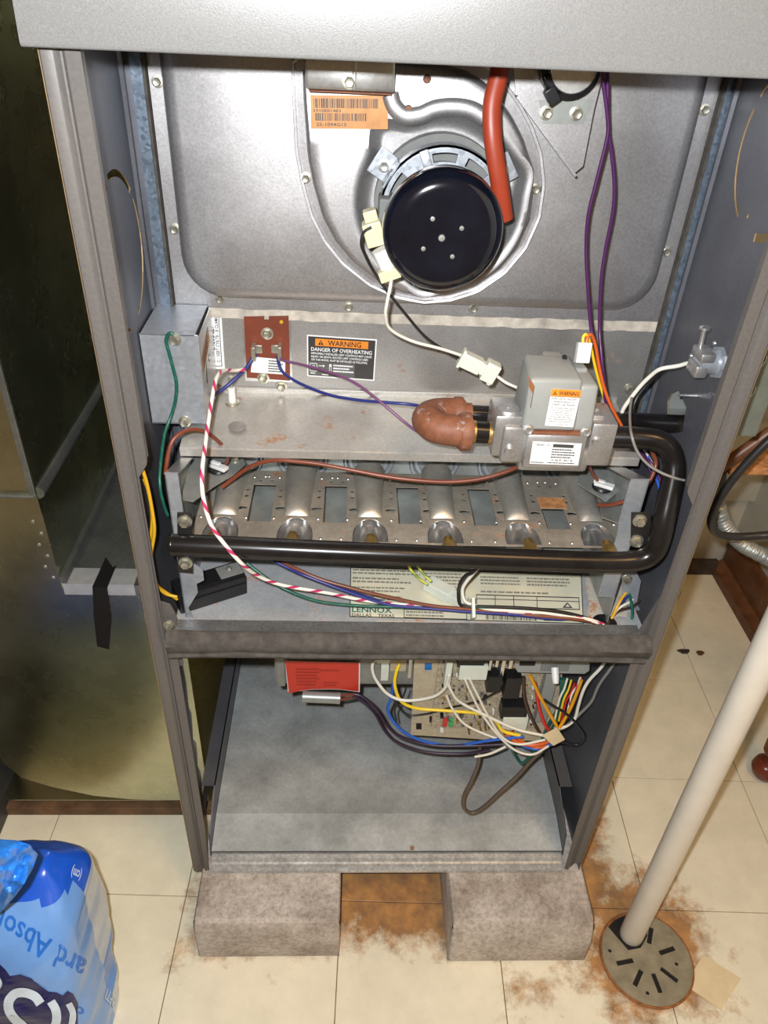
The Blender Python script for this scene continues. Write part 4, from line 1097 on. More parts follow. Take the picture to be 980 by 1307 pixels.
bm = new(); lathe(bm, [(0, -0.0008), (0.0185, -0.0008), (0.0190, 0.0001), (0, 0.0001)], pc_, (0, 1, 0), 32); obj('silver_face', bm, 'bright_steel', PS, 40)
bm = new(); c = U(704, 122, y=0.128); obox(bm, c, (0.010, 0.013, 0.010), (0.8, 0, 0.6), (-0.6, 0, 0.8), (0, 1, 0), 0.001); obox(bm, c+Vector((-0.002, 0, 0.010)), (0.007, 0.013, 0.006), (0.8, 0, 0.6), (-0.6, 0, 0.8), (0, 1, 0), 0.001); obj('clip', bm, 'black_plastic', PS, 20)

# ================================================================== JUNCTION BOX, LIMIT SWITCH, ELECTRODE
JB = thing('junction_box', 'galvanized junction box fixed to the left inner furnace wall', 'electrical box', (-0.2425, 0.158, 0.737))
bm = new()
x0, x1, y0, y1, z0, z1 = -0.2700, -0.2145, 0.120, 0.1965, 0.737, 0.8345
box(bm, (x0, y0, z0), (x1, y0+0.001, z1), 0.0004); box(bm, (x0, y0, z1-0.001), (x1-0.003, y1, z1)); box(bm, (x0, y0, z0), (x1, y1, z0+0.001)); box(bm, (x0, y0+0.001, z0), (x0+0.001, y1, z1))
obj('cover', bm, 'galvanized', JB, 20)
bm = new()
cdt_prism(bm, [(y0+0.0012, z0+0.001), (y1, z0+0.001), (y1, z1-0.002), (y0+0.0012, z1-0.004)], [[(0.140, 0.775), (0.149, 0.766), (0.149, 0.789), (0.146, 0.800)], circle(0.165, 0.79, 0.0045, 10)], ((x1-0.001, 0, 0), (0, 1, 0), (0, 0, 1), (1, 0, 0)), 0.001)
obj('side_plate', bm, 'bright_steel', JB, 20)
label_obj('copper_sticker', [Vector((x1, a, b)) for a, b in ((0.126, 0.806), (0.172, 0.822), (0.176, 0.805), (0.128, 0.790))], [('rect', 0, 0, 1, 1, 'label_copper', 0), ('fine', 0.1, 0.15, 0.9, 0.85, 3, 'label_ink', 1, 3)], JB)
bm = new(); box(bm, (x0+0.001, y0+0.004, z0+0.001), (x1-0.002, y1, z1-0.002)); obj('inside', bm, 'hole_shade', JB, 0)  # dark filler block, the shade of the box interior as colour
screws([U(223, 433, y=y0), U(236, 538, y=y0)], (0, -1, 0), JB, 0.0044)
LS = thing('limit_switch', 'red-brown fibre limit switch plate with two blade terminals', 'switch', U(340, 482, y=0.199))
bm = new(); plate_y(bm, ((308, 402), (371, 402), (373, 488), (313, 486)), 0.1985, 0.0012); obj('mounting_frame', bm, 'bright_steel', LS, 20)
bm = new(); plate_y(bm, ((311, 405), (337, 404.5), (337, 409), (343, 409), (343, 404.5), (368, 404), (370, 486), (315, 482)), 0.1955, 0.003); obj('fibre_plate', bm, 'red_fibre', LS, 20)
bm = new(); ycyl(bm, 359, 411, 0.1950, 0.1956, 0.0020, 10); obj('paint_dot', bm, 'w_mustard', LS)
for q in ((329.5, 447), (352, 447)):
    bm = new(); blk(bm, q[0]-6, q[1]-6, q[0]+5, q[1]+4, 0.1935, 0.1956, 0.0005); blk(bm, q[0]-9 if q[0] < 340 else q[0]+2, q[1]-3, q[0]-4 if q[0] < 340 else q[0]+7, q[1]+14, 0.180, 0.1945, 0.0005); obj('blade_terminal', bm, 'screw_metal', LS, 20)
screws([U(341, 425.5, y=0.1955), U(336, 482, y=0.196), U(359, 493, y=0.1995)], (0, -1, 0), LS, 0.0046)
c = [U(*q, y=0.1950) for q in ((322, 455), (364, 459), (364, 478), (320, 475))]
label_obj('part_label', c, [('rect', 0, 0, 1, 1, 'label_white', 0), ('fine', 0.50, 0.08, 0.95, 0.92, 5, 'label_ink', 1, 2)], LS)
bm = new(); p = U(297, 517, z=0.7295)
EL = thing('sensor_electrode', 'small white ceramic electrode standing on the burner box roof', 'electrode', p)
lathe(bm, [(0, 0), (0.0075, 0), (0.0082, 0.0015), (0.0075, 0.004), (0.0045, 0.0045), (0, 0.0045)], p, (0, 0, 1), 14); obj('base', bm, 'screw_metal', EL)
bm = new(); lathe(bm, [(0, 0.0045), (0.0042, 0.0045), (0.0042, 0.021), (0.0030, 0.0215), (0, 0.0215)], p, (0, 0, 1), 14); obj('insulator', bm, 'ceramic', EL, 40)
bm = new(); lathe(bm, [(0, 0.0215), (0.0018, 0.0215), (0.0018, 0.028), (0.0028, 0.0285), (0.0028, 0.034), (0, 0.035)], p, (0, 0, 1), 10); obj('terminal', bm, 'screw_metal', EL, 40)

# ================================================================== BURNERS
BZ = 0.648
BU = thing('burner_assembly', 'stamped row of six gas burners in its galvanized frame', 'burner', (0, 0.1, BZ))
bx = [U(a, b, y=0.046).x for a, b in ((278, 668), (375, 672), (473, 675), (570, 680), (670, 685), (768, 688))]
YF, YB = 0.040, 0.172
def bellhole(x): return [(x+0.0185*math.cos(t), YF+0.010+0.0185*math.sin(t)*1.75) for t in [PI*k/12 for k in range(13)]] + [(x-0.0185, YF+0.0025), (x+0.0185, YF+0.0025)]
holes = []; ridge = []
for i, x in enumerate(bx):
    holes.append(bellhole(x))
wx = [(334, 644), (428, 646), (522, 650), (617, 656), (711, 668)]
for i, (a, b) in enumerate(wx):
    c = U(a, b, z=BZ); w = 0.0125; L0, L1 = (0.074, 0.144) if i < 4 else (0.070, 0.108)
    holes.append([(c.x-w, L0), (c.x+w, L0), (c.x+w, L1), (c.x-w, L1)])
    for s in (-1, 1):
        holes.append([(c.x+s*0.0205+0.0058*math.cos(t), 0.0985+0.0036*math.sin(t)) for t in [2*PI*k/10 for k in range(10)]])
        for yy, rr in ((0.121, 0.0024), (0.133, 0.0020)): holes.append(circle(c.x+s*0.0185, yy, rr, 8))
    for dx, yy in ((-0.006, 0.152), (0.007, 0.152)): holes.append(circle(c.x+dx, yy, 0.0018, 8))
bm = new()
XL, XR = bx[0]-0.029, bx[-1]+0.026
cdt_prism(bm, [(XL, YF), (XR, YF), (XR, YB), (XL, YB)], holes, ((0, 0, BZ-0.001), (1, 0, 0), (0, 1, 0), (0, 0, 1)), 0.001)
SHEET = obj('burner_sheet', bm, 'burner_metal', BU, 0)
for i, x in enumerate(bx):
    bm = new()      # pressed half tube (venturi) on top of the sheet
    N = 14; rows = []
    for yy, r, sc in ((0.0835, 0.0150, .10), (0.0860, 0.0142, .35), (0.0905, 0.0137, .60), (0.098, 0.0138, .78), (0.110, 0.0146, .85), (0.135, 0.0158, .9), (0.155, 0.0172, .95), (0.1715, 0.0178, 1.0)):
        rows.append([bm.b.verts.new((x+r*math.cos(PI*k/N), yy, BZ+r*sc*math.sin(PI*k/N))) for k in range(N+1)])
    for A, B in zip(rows, rows[1:]):
        for k in range(N): bm.b.faces.new([A[k], A[k+1], B[k+1], B[k]])
    obj('burner_tube', bm, 'tube_metal', BU, 60)
    bm = new()      # flared bell, lower half open to the front
    rows = []
    for yy, r in ((YF+0.0005, 0.0190), (YF+0.010, 0.0186), (YF+0.020, 0.0168), (YF+0.028, 0.0148), (YF+0.036, 0.0122), (YF+0.043, 0.0090), (YF+0.043, 0.002)):
        rows.append([bm.b.verts.new((x+r*1.0*math.cos(PI+PI*k/N), yy, BZ-0.0005+r*0.95*math.sin(PI+PI*k/N))) for k in range(N+1)])
    for A, B in zip(rows, rows[1:]):
        for k in range(N): bm.b.faces.new([A[k], A[k+1], B[k+1], B[k]])
    obj('burner_bell', bm, 'bell_metal', BU, 60)
    bm = new(); torus(bm, (x, 0.1955, BZ+0.002), (0, 1, 0), 0.0275, 0.003, 32, 8); ring(bm, (x, 0.1950, BZ+0.002), (0, 1, 0), 0.0195, 0.0225, 0.0024, 32); obj('inlet_ring', bm, 'galvanized', BU, 60)
# clinch dimples along the sheet
bm = new()
for i, x in enumerate(bx):
    for dx, yy in ((-0.030, 0.046), (0.027, 0.046), (-0.024, 0.080), (0.023, 0.080), (-0.024, 0.158), (0.024, 0.158), (0.036, 0.160), (-0.036, 0.160)):
        if XL+.002 < x+dx < XR-.002: lathe(bm, [(0.0019, 0), (0.0015, 0.0011), (0, 0.0014)], (x+dx, yy, BZ), (0, 0, 1), 8)
obj('clinch_dimples', bm, 'bright_steel', SHEET, 60, kind='stuff')
bm = new(); box(bm, (XL+.01, 0.070, BZ-0.034), (XR-.01, 0.196, BZ-0.033)); obj('heat_shield', bm, 'galv_box', BU, 0)
bm = new(); c = U(705, 641, z=BZ); box(bm, (c.x-0.016, 0.108, BZ), (c.x+0.014, 0.128, BZ+0.0008)); obj('crossover_patch', bm, 'rust_patch', BU, 0)
# side frames: front flange, sloping top flange, side web
def side_frame(sx, xa, xb, zt_, short=False):
    bm = new(); yF = 0.030
    xi, xo = (xb, xa)
    s = -1 if sx < 0 else 1
    P = [(xo, zt_), (xi, zt_), (xi, BZ+0.042), (xi-s*(-0.002), BZ+0.022), (xi-s*(-0.0), BZ-0.02), (xi-s*0.012, BZ-0.03), (xi-s*0.012, BZ-0.045), (xi-s*0.004, BZ-0.050), (xi-s*0.004, BZ-0.062), (xo-s*0.004, BZ-0.085), (xo-s*0.008, BZ-0.0985), (xo, BZ-0.0985)]
    if short: P = P[:5] + [(xi, BZ-0.060), (xo, BZ-0.060)]
    cdt_prism(bm, P, [], ((0, yF, 0), (1, 0, 0), (0, 0, 1), (0, 1, 0)), 0.0013)
    obj('front_flange', bm, 'galvanized', BU, 0)
    bm = new()
    hexa(bm, [(min(xo, xi), yF, zt_-0.0013), (max(xo, xi), yF, zt_-0.0013), (max(xo, xi), 0.0955, SZF-0.0110), (min(xo, xi), 0.0955, SZF-0.0110), (min(xo, xi), yF, zt_), (max(xo, xi), yF, zt_), (max(xo, xi), 0.0955, SZF-0.0095), (min(xo, xi), 0.0955, SZF-0.0095)])
    obj('top_flange', bm, 'bright_steel', BU, 0)
    bm = new(); xs_ = xo - s*0.0012
    cdt_prism(bm, [(yF, BZ-0.098), (0.196, BZ-0.098), (0.196, SZF-0.0115), (0.0955, SZF-0.0115), (yF, zt_-0.0015)], [], ((min(xo, xs_), 0, 0), (0, 1, 0), (0, 0, 1), (1, 0, 0)), 0.0012)
    obj('side_web', bm, 'galv_box', BU, 0)
side_frame(-1, U(210, 605, y=0.03).x, U(227, 605, y=0.03).x, U(218, 604, y=0.03).z)
side_frame(1, U(833, 600, y=0.03).x, U(808, 600, y=0.03).x, U(818, 612, y=0.03).z, True)
# ---- rollout switches on tilted plates
def rollout(label, poly, c, hole_r, zz, nm):
    T = thing('rollout_switch', label, 'switch', U(*c, z=zz), 'rollout switches at the two ends of the burners')
    bm = new(); plate_z(bm, poly, zz, 0.0012); obj('tilted_plate', bm, 'galv_box', T, 20)
    bm = new(); p = U(*c, z=zz); lathe(bm, [(0, 0.0002), (0.0105, 0.0002), (0.0110, 0.0015), (0.0098, 0.0035), (0, 0.0035)], p, (0, 0, 1), 20); obj('switch_disc', bm, 'black_plastic', T, 40)
    bm = new(); obox(bm, p+Vector((0.001, -0.002, 0.0055)), (0.021, 0.009, 0.004), (0.85, -0.5, 0), (0.5, 0.85, 0), (0, 0, 1), 0.001); obox(bm, p+Vector((-0.003, 0.003, 0.006)), (0.012, 0.005, 0.005), (0.85, -0.5, 0), (0.5, 0.85, 0), (0, 0, 1), 0.001); obj('spade_terminals', bm, 'white_plastic', T, 20)
    return T
r1 = rollout('flame rollout switch on a grey plate at the left end of the burners', ((246, 571), (306, 571), (313, 592), (296, 607), (272, 621), (246, 640), (231, 637), (240, 600)), (279, 600), 0.0105, 0.682, 'l')
screws([U(300, 587, z=0.682)], (0, 0, 1), r1, 0.0040)
r2 = rollout('flame rollout switch on a grey plate under the gas valve', ((740, 604), (752, 592), (786, 594), (806, 624), (795, 622), (774, 640), (737, 617)), (768, 623), 0.0105, 0.684, 'r')
bm = new(); plate_z(bm, ((765, 642), (780, 628), (804, 640), (806, 660), (790, 668), (768, 660)), 0.676, 0.001); obj('shield_plate', bm, 'bright_steel', r2, 20)

# ================================================================== GAS MANIFOLD
MR = 0.0107
MF = thing('gas_manifold', 'black steel manifold pipe bent up at the right in front of the burners', 'pipe', U(540, 709, y=0.0))
mp_ = [U(a, b, y=c) for a, b, c in ((217, 695, 0.0), (300, 698.5, 0.0), (420, 704, 0.0), (540, 709, 0.0), (660, 714, 0.0), (745, 717, 0.0), (792, 717.5, 0.0), (818, 714, 0.0), (834, 704, 0.001), (842, 686, 0.003), (847, 665, 0.007), (853, 638, 0.016), (859, 608, 0.026), (859, 588, 0.033), (852, 571, 0.038), (836, 562, 0.042), (812, 559, 0.046), (786, 558, 0.050), (772, 558, 0.052))]
mp_ = crom(mp_, 6)
bm = new(); sweep(bm, mp_, MR, 24); obj('bent_tube', bm, 'black_pipe', MF, 60)
bm = new(); e0 = U(217, 695, y=0.0); lathe(bm, [(0, 0.0), (MR*0.86, 0.0), (MR*1.015, 0.001), (MR*1.02, 0.004), (MR, 0.0045)], e0+Vector((-0.0012, 0, 0)), (1, 0, 0), 24); obj('end_cap', bm, 'black_pipe', MF, 60)
for pix, sc_ in ((((226, 655), (245, 655), (246, 732), (227, 730)), ((236, 665), (237, 718))), (((806, 655), (830, 655), (834, 700), (805, 698)), ((816, 664), (812, 690)))):
    bm = new(); plate_y(bm, pix, 0.0125, 0.002); MBR = obj('mounting_bracket', bm, 'black_bracket', MF, 20)
    screws([U(*q, y=0.0125) for q in sc_], (0, -1, 0), MBR, 0.0048)
for i, x in enumerate(bx):
    k = min(mp_[:60], key=lambda p: abs(p.x-x))
    a = Vector((x, k.y+0.006, k.z-0.001)); b_ = Vector((x, 0.050, BZ+0.010))
    bm = new(); d = (b_-a).normalized()
    lathe(bm, [(0, 0.0), (0.0078, 0.0), (0.0078, 0.016), (0.0070, 0.017), (0, 0.017)], a, d, 6); lathe(bm, [(0, 0.017), (0.0052, 0.017), (0.0052, 0.027), (0.0035, 0.0285), (0, 0.0285)], a, d, 14)
    obj('orifice', bm, 'brass', MF, 30)

# ================================================================== GAS VALVE
GV = thing('gas_valve', 'cast metal gas valve with a grey plastic control head and warning stickers', 'valve', U(710, 600, y=0.05))
bm = new(); VF = 0.030
blk(bm, 669, 555, 747, 600, VF, 0.088, 0.004)
blk(bm, 662, 575, 752, 603, VF+0.006, 0.084, 0.004)
obj('valve_body', bm, 'cast_alu', GV, 40)
bm = new(); blk(bm, 629, 531, 668, 584, VF+0.008, 0.078, 0.0035); blk(bm, 640, 545, 672, 592, VF+0.004, 0.08, 0.004)
ycyl(bm, 651, 579, VF-0.001, 0.05, 0.0052, 14)
obj('inlet_block', bm, 'cast_alu', GV, 40)
bm = new(); p = U(649, 522, y=0.050); lathe(bm, [(0, -0.022), (0.0115, -0.022), (0.0112, 0.000), (0.0100, 0.0015), (0, 0.0015)], p, (0, 0, 1), 20); lathe(bm, [(0, 0.0016), (0.0030, 0.0016), (0.0028, 0.003), (0, 0.003)], p, (0, 0, 1), 6); obj('regulator_cap', bm, 'cast_alu', GV, 40)
bm = new(); p = U(664, 520, y=0.062); lathe(bm, [(0, -0.02), (0.0065, -0.02), (0.0062, 0.001), (0, 0.002)], p, (0, 0, 1), 14); obj('pressure_tap', bm, 'cast_alu', GV, 40)
bm = new(); blk(bm, 751, 541, 784, 596, VF+0.006, 0.080, 0.003); blk(bm, 744, 530, 766, 590, VF+0.014, 0.078, 0.003); blk(bm, 745, 521, 765, 536, VF+0.022, 0.07, 0.003); ycyl(bm, 762, 566, VF+0.0025, 0.05, 0.0045, 12); obj('outlet_block', bm, 'cast_alu', GV, 40)
bm = new(); blk(bm, 680, 552, 742, 555.5, VF-0.0004, 0.085, 0.0004); obj('gasket', bm, 'elbow_rust', GV, 20)
# control head: front wall leans back, sloping roof
def headpart(bm, px0, px1, pyt, pyb, yf, yb, lean, roof, bev):
    mx = (px0+px1)/2
    zb, zt2 = U(mx, pyb, y=yf).z, U(mx, pyt, y=yf+lean).z
    x0, x1 = U(px0, (pyt+pyb)/2, y=yf).x, U(px1, (pyt+pyb)/2, y=yf).x
    vs = hexa(bm, [(x0, yf, zb), (x1, yf, zb), (x1, yb, zb), (x0, yb, zb), (x0+0.001, yf+lean, zt2), (x1-0.001, yf+lean, zt2), (x1-0.003, yb, zt2+roof), (x0+0.003, yb, zt2+roof)])
    bevel(bm, vs, bev, 3)
bm = new()
headpart(bm, 671, 742, 484, 551, VF+0.001, 0.083, 0.005, 0.003, 0.004)
headpart(bm, 735, 763, 492, 552, VF+0.003, 0.080, 0.005, 0.001, 0.004)
headpart(bm, 689, 722, 458, 500, 0.074, 0.095, 0.002, 0.0, 0.003)
headpart(bm, 716, 750, 470, 500, 0.062, 0.084, 0.002, 0.0, 0.002)
HD = obj('control_head', bm, 'valve_grey', GV, 40)
screws([U(674, 548, y=VF), U(747, 551, y=VF)], (0, -1, 0.2), GV, 0.0036, 'bright_steel')
bm = new(); ycyl(bm, 721, 457, 0.073, 0.076, 0.0022, 10); obj('recess_shade', bm, 'hole_shade', HD)  # dark stub painted as the shade in a screw hole
bm = new(); c0, c1 = U(742, 463, y=0.060), U(746, 437, y=0.066); d = (c1-c0).normalized(); obox(bm, (c0+c1)/2, (0.0125, (c1-c0).length, 0.008), (1, 0, 0), d, Vector((1, 0, 0)).cross(d), 0.0008); obj('plug', bm, 'white_plastic', GV, 20, 'white wire plug on top of the control head')
def vf_y(px, py):    # front wall of the leaning control head
    return VF+0.001 + 0.005*max(0, min(1, (551-py)/67.0)) - 0.0006
c = [U(a, b, y=vf_y(a, b)) for a, b in ((704, 496), (742, 498), (731, 545), (695, 543))]
label_obj('warning_sticker', c, [('rect', 0, 0, 1, 1, 'label_white', 0), ('rect', 0, 0, 1, 0.19, 'label_orange', 1), ('poly', [(0.07, 0.155), (0.20, 0.155), (0.135, 0.045)], 'label_black', 2), ('poly', [(0.11, 0.14), (0.16, 0.14), (0.135, 0.08)], 'label_orange', 3), ('rect', 0, 0.19, 1, 0.202, 'label_ink', 2),
    ('text', 'WARNING', 0.27, 0.155, 0.105, 0.68, 'label_black', 2), ('text', 'EXPLOSION HAZARD', 0.06, 0.275, 0.055, 0.88, 'label_ink', 2), ('text', 'Severe Injury or', 0.14, 0.35, 0.055, 0.72, 'label_ink', 2), ('text', 'Death Can Result', 0.11, 0.425, 0.055, 0.78, 'label_ink', 2),
    ('text', 'Do not take valve apart.', 0.08, 0.515, 0.038, 0.84, 'label_ink', 2), ('text', 'Do not use tools to', 0.15, 0.575, 0.038, 0.70, 'label_ink', 2), ('text', 'operate valve.', 0.25, 0.635, 0.038, 0.5, 'label_ink', 2), ('text', 'Do not use valve if', 0.15, 0.695, 0.038, 0.70, 'label_ink', 2),
    ('text', 'it has been flooded.', 0.14, 0.755, 0.038, 0.72, 'label_ink', 2), ('text', 'End replacement if valve', 0.08, 0.815, 0.038, 0.84, 'label_ink', 2), ('text', 'does not work properly.', 0.1, 0.875, 0.038, 0.8, 'label_ink', 2), ('text', 'Golden, Ren. V.', 0.42, 0.95, 0.032, 0.5, 'label_ink', 2)], GV, 'white sticker headed WARNING on an orange band')
c = [U(a, b, y=VF) for a, b in ((680, 563), (742.5, 566), (737.5, 594), (675.5, 591.5))]
label_obj('data_sticker', c, [('rect', 0, 0, 1, 1, 'label_white', 0), ('text', '100369 - 01', 0.07, 0.18, 0.09, 0.28, 'label_ink', 1), ('rect', 0.42, 0.07, 0.84, 0.22, 'label_ink', 1), ('fine', 0.41, 0.26, 0.90, 0.72, 4, 'label_ink', 1, 5), ('text', '10 06 B : B01 B', 0.42, 0.84, 0.10, 0.44, 'label_ink', 1), ('fine', 0.36, 0.87, 0.97, 0.97, 1, 'label_ink', 1, 7), ('fine', 0.02, 0.88, 0.30, 0.97, 1, 'label_ink', 1, 8)], GV)
bm = new(); x_ = U(672, 510, y=0.04).x
label_obj('side_sticker', [Vector((x_-0.0004, a, b)) for a, b in ((0.072, 0.0), (0.040, 0.0), (0.040, 0.0), (0.072, 0.0))] if False else [U(675, 479, x=x_-0.0003), U(682, 492, x=x_-0.0003), U(677, 521, x=x_-0.0003), U(671, 508, x=x_-0.0003)], [('rect', 0, 0, 1, 1, 'label_white', 0), ('rect', 0, 0, 1, 0.35, 'label_orange', 1)], GV)
bm.free()
# ---- supply pipework
bm = new()
n0, n1 = U(602, 551, y=0.052), U(632, 553, y=0.052)
GP = thing('gas_supply_pipe', 'black gas supply pipe with a rusty orange return elbow left of the valve', 'pipe', U(610, 551, y=0.06))
cyl(bm, n0, n1, 0.0105, seg=20); obj('front_nipple', bm, 'black_pipe', GP, 60)
for a, b in ((598, 606), (622, 632)):
    bm = new(); cyl(bm, U(a, 551+(a-598)*0.06, y=0.052), U(b, 551+(b-598)*0.06, y=0.052), 0.0112, seg=20); obj('brass_thread', bm, 'brass', GP, 60)
pe = crom([U(a, b, y=c) for a, b, c in ((599, 551, .052), (578, 549.5, .050), (556, 545, .055), (545, 536, .070), (552, 529, .086), (570, 527, .095), (590, 528.5, .097))], 8)
bm = new(); sweep(bm, pe, 0.0150, 20)
a_ = pe[0]; lathe(bm, [(0, 0), (0.0178, 0), (0.0183, 0.002), (0.0183, 0.009), (0.0160, 0.012), (0, 0.012)], a_+Vector((0.001, 0, 0)), (-1, 0, 0), 24)
a_ = pe[-1]; lathe(bm, [(0, 0), (0.0168, 0), (0.0172, 0.002), (0.0172, 0.008), (0.0150, 0.011), (0, 0.011)], a_, (-1, 0, 0), 24)
obj('return_elbow', bm, 'elbow_rust', GP, 60, 'rusty terracotta-coloured return elbow')
bm = new(); q1 = pe[-1]; q2 = Vector((0.300, 0.097, q1.z)); 
zt_ = sum(p[1] for p in tear)/len(tear)
cyl(bm, q1, (HW+0.03, 0.112, 0.7555), 0.0095, seg=18); obj('rear_pipe', bm, 'black_pipe', GP, 60)
bm = new(); cyl(bm, q1+Vector((-0.001, 0, 0)), q1+Vector((0.009, 0, 0)), 0.0112, seg=18); obj('rusty_thread', bm, 'elbow_rust', GP, 60)

# ================================================================== BLACK IGNITION MODULE on the deck
A = U(231, 785, z=DZ); B = U(316, 758, z=DZ); d = (B-A).normalized(); nrm = Vector((-d.y, d.x, 0))
IM = thing('ignition_module', 'black plastic ignition module lying askew on the deck at the left', 'module', (A+B)/2)
bm = new(); L = (B-A).length; hh = 0.026
obox(bm, (A+B)/2+nrm*0.015+Vector((0, 0, hh/2+0.0004)), (L, 0.030, hh), d, nrm, (0, 0, 1), 0.0015)
obox(bm, (A+B)/2+nrm*0.0145+Vector((0, 0, hh+0.0012)), (L*0.94, 0.025, 0.002), d, nrm, (0, 0, 1), 0.0008)
obox(bm, (A+B)/2-nrm*0.0003+Vector((0, 0, hh*0.62)), (L*0.98, 0.002, 0.003), d, nrm, (0, 0, 1), 0.0006)
IMB = obj('case', bm, 'black_plastic', IM, 20)
bm = new(); obox(bm, B-d*0.014+nrm*0.014+Vector((0, 0, hh+0.0030)), (0.026, 0.020, 0.0012), d, nrm, (0, 0, 1), 0.0004); obj('mounting_tab', bm, 'gasket_grey', IM, 20)
screws([B-d*0.014+nrm*0.016+Vector((0, 0, hh+0.0036))], (0, 0, 1), IM, 0.0025, 'bright_steel')
# galvanised ground bracket at the right end of the deck
GB = thing('ground_bracket', 'small galvanized bracket at the right end of the deck', 'bracket', U(805, 772, z=DZ))
bm = new(); plate_y(bm, ((793, 733), (812, 730), (818, 742), (813, 768), (803, 775), (795, 762)), 0.052, 0.0012)
P = [U(*q, z=DZ) for q in ((797, 770), (812, 770))]
box(bm, (min(p.x for p in P), 0.0520, DZ+0.0002), (max(p.x for p in P), 0.066, DZ+0.0014)); obj('bent_plate', bm, 'galvanized', GB, 20)
screws([U(800, 739, y=0.052)], (0, -1, 0), GB, 0.0040)
# grommet where the bundle dives through the deck
p = U(771, 797, z=DZ); bm = new(); lathe(bm, [(0.006, 0.0003), (0.0135, 0.0003), (0.0135, 0.003), (0.011, 0.005), (0.007, 0.005), (0.006, 0.003)], p, (0, 0, 1), 20, closed=True); lathe(bm, [(0, 0.0004), (0.0062, 0.0004), (0.0062, 0.001), (0, 0.001)], p, (0, 0, 1), 16)
obj('grommet', bm, 'black_plastic', None, 40, 'black rubber grommet in the deck where the wires dive', 'grommet')
# cable clamp on the right inner wall
CL = thing('cable_clamp', 'cast metal cable clamp with a long screw on the right inner wall', 'clamp', U(903, 462, x=HW-0.001))
c = U(903, 462, x=HW-0.012)
bm = new(); cyl(bm, c+Vector((0.013, 0.0, 0)), c+Vector((-0.010, 0, 0)), 0.0110, seg=18); cyl(bm, c+Vector((0.0108, 0.0, 0)), c+Vector((0.0070, 0, 0)), 0.0150, seg=8); obj('collar', bm, 'galvanized', CL, 40)
bm = new(); obox(bm, c+Vector((-0.006, 0, 0.008)), (0.014, 0.024, 0.009), (1, 0, 0), (0, 1, 0), (0, 0, 1), 0.002); obox(bm, c+Vector((-0.008, 0, -0.006)), (0.012, 0.022, 0.012), (1, 0, 0), (0, 1, 0), (0, 0, 1), 0.002); obj('saddle', bm, 'cast_alu', CL, 30)
s0 = c+Vector((-0.008, 0.006, 0.008)); bm = new(); cyl(bm, s0, s0+Vector((0, 0.002, 0.020)), 0.0022, seg=10); lathe(bm, [(0, 0), (0.005, 0), (0.005, 0.002), (0.003, 0.0036), (0, 0.004)], s0+Vector((0, 0.002, 0.020)), (0, 0.1, 1), 14); obj('clamp_screw', bm, 'bright_steel', CL, 40)
for q in ((908, 476), (889, 505)):
    p = U(*q, x=HW-0.0012); bm = new(); cyl(bm, p, p+Vector((-0.018, 0, 0)), 0.0022, 0.0012, seg=10); obj('screw_tip', bm, 'bright_steel', SPR, 40)
for q in ((882, 454), (912, 438)):
    p = U(*q, x=HW-0.0012); bm = new(); lathe(bm, [(0, 0), (0.0025, 0), (0.0018, 0.0014), (0, 0.0016)], p, (-1, 0, 0), 10); obj('rivet', bm, 'bright_steel', SPR, 40)

# ================================================================== BLOWER COMPARTMENT ELECTRICS
CBD = thing('control_board', 'tan furnace control board crowded with connectors under the cross rail', 'circuit board', U(600, 940, y=0.10))
bm = new()
def pslot(x0, y0, x1, y1): return [(x0, y0), (x1, y0), (x1, y1), (x0, y1)]
plate_y(bm, ((524, 938), (529, 838), (531, 770), (720, 775), (716, 905), (700, 946), (620, 944)), 0.102, 0.004, 0, [pslot(542, 846, 551, 858), pslot(548, 914, 554, 925), pslot(531, 923, 538, 934)])
BP = obj('base_plate', bm, 'board_beige', CBD, 0)
bm = new(); blk(bm, 540, 840, 556, 862, 0.108, 0.112); blk(bm, 529, 910, 556, 936, 0.108, 0.112, mi=1); obj('recess_back', bm, ['blue_part', 'hole_shade'], BP, 0)  # second block is near-black, painted shade behind the lower slots
bm = new(); blk(bm, 559, 780, 700, 929, 0.0975, 0.1005, 0.0003); PCB = obj('circuit_board', bm, 'pcb', CBD, 20)
def part(name, mat, rects, yf, yb=0.0975, parent=None, bev=0.0006, label=None):
    for r in rects:
        b = new(); blk(b, r[0], r[1], r[2], r[3], yf, yb, bev); obj(name, b, mat, parent or CBD, 20, label)
part('relay', 'black_plastic', ((585, 832, 619, 852), (622, 864, 640, 884), (644, 866, 664, 892), (640, 903, 673, 918)), 0.080)
part('white_connector', 'nylon', ((586, 851, 622, 868), (568, 846, 576, 878), (641, 917, 673, 932)), 0.078)
part('terminal_blade', 'bright_steel', ((624, 838, 628, 856), (633, 836, 637, 852), (639, 842, 644, 867), (650, 836, 655, 854)), 0.085)
part('indicator_light', 'led_red', ((565, 918, 571, 928),), 0.0945); part('indicator_light', 'led_green', ((573, 919, 578, 928),), 0.0945)
bm = new(); ycyl(bm, 564, 934, 0.094, 0.102, 0.0028, 12); obj('push_button', bm, 'white_plastic', CBD)
part('pale_terminal_block', 'valve_grey', ((690, 862, 705, 922),), 0.085)
rng = random.Random(11)
bm = new()
for k in range(120):
    x, y = rng.uniform(562, 686), rng.uniform(842, 926); w, h = rng.uniform(1, 4), rng.uniform(1, 4)
    blk(bm, x, y, x+w, y+h, 0.0975-rng.uniform(0.001, 0.007), 0.098, 0, rng.randrange(6))
obj('small_components', bm, ['black_plastic', 'label_grey', 'white_plastic', 'brass', 'w_darkpurple', 'label_grey'], PCB, 0, kind='stuff')
bm = new()
for k in range(9): ycyl(bm, 588+rng.uniform(0, 70), 930+rng.uniform(0, 12), 0.088, 0.1, 0.0013, 6)
obj('solder_pins', bm, 'brass', PCB, 0, kind='stuff')
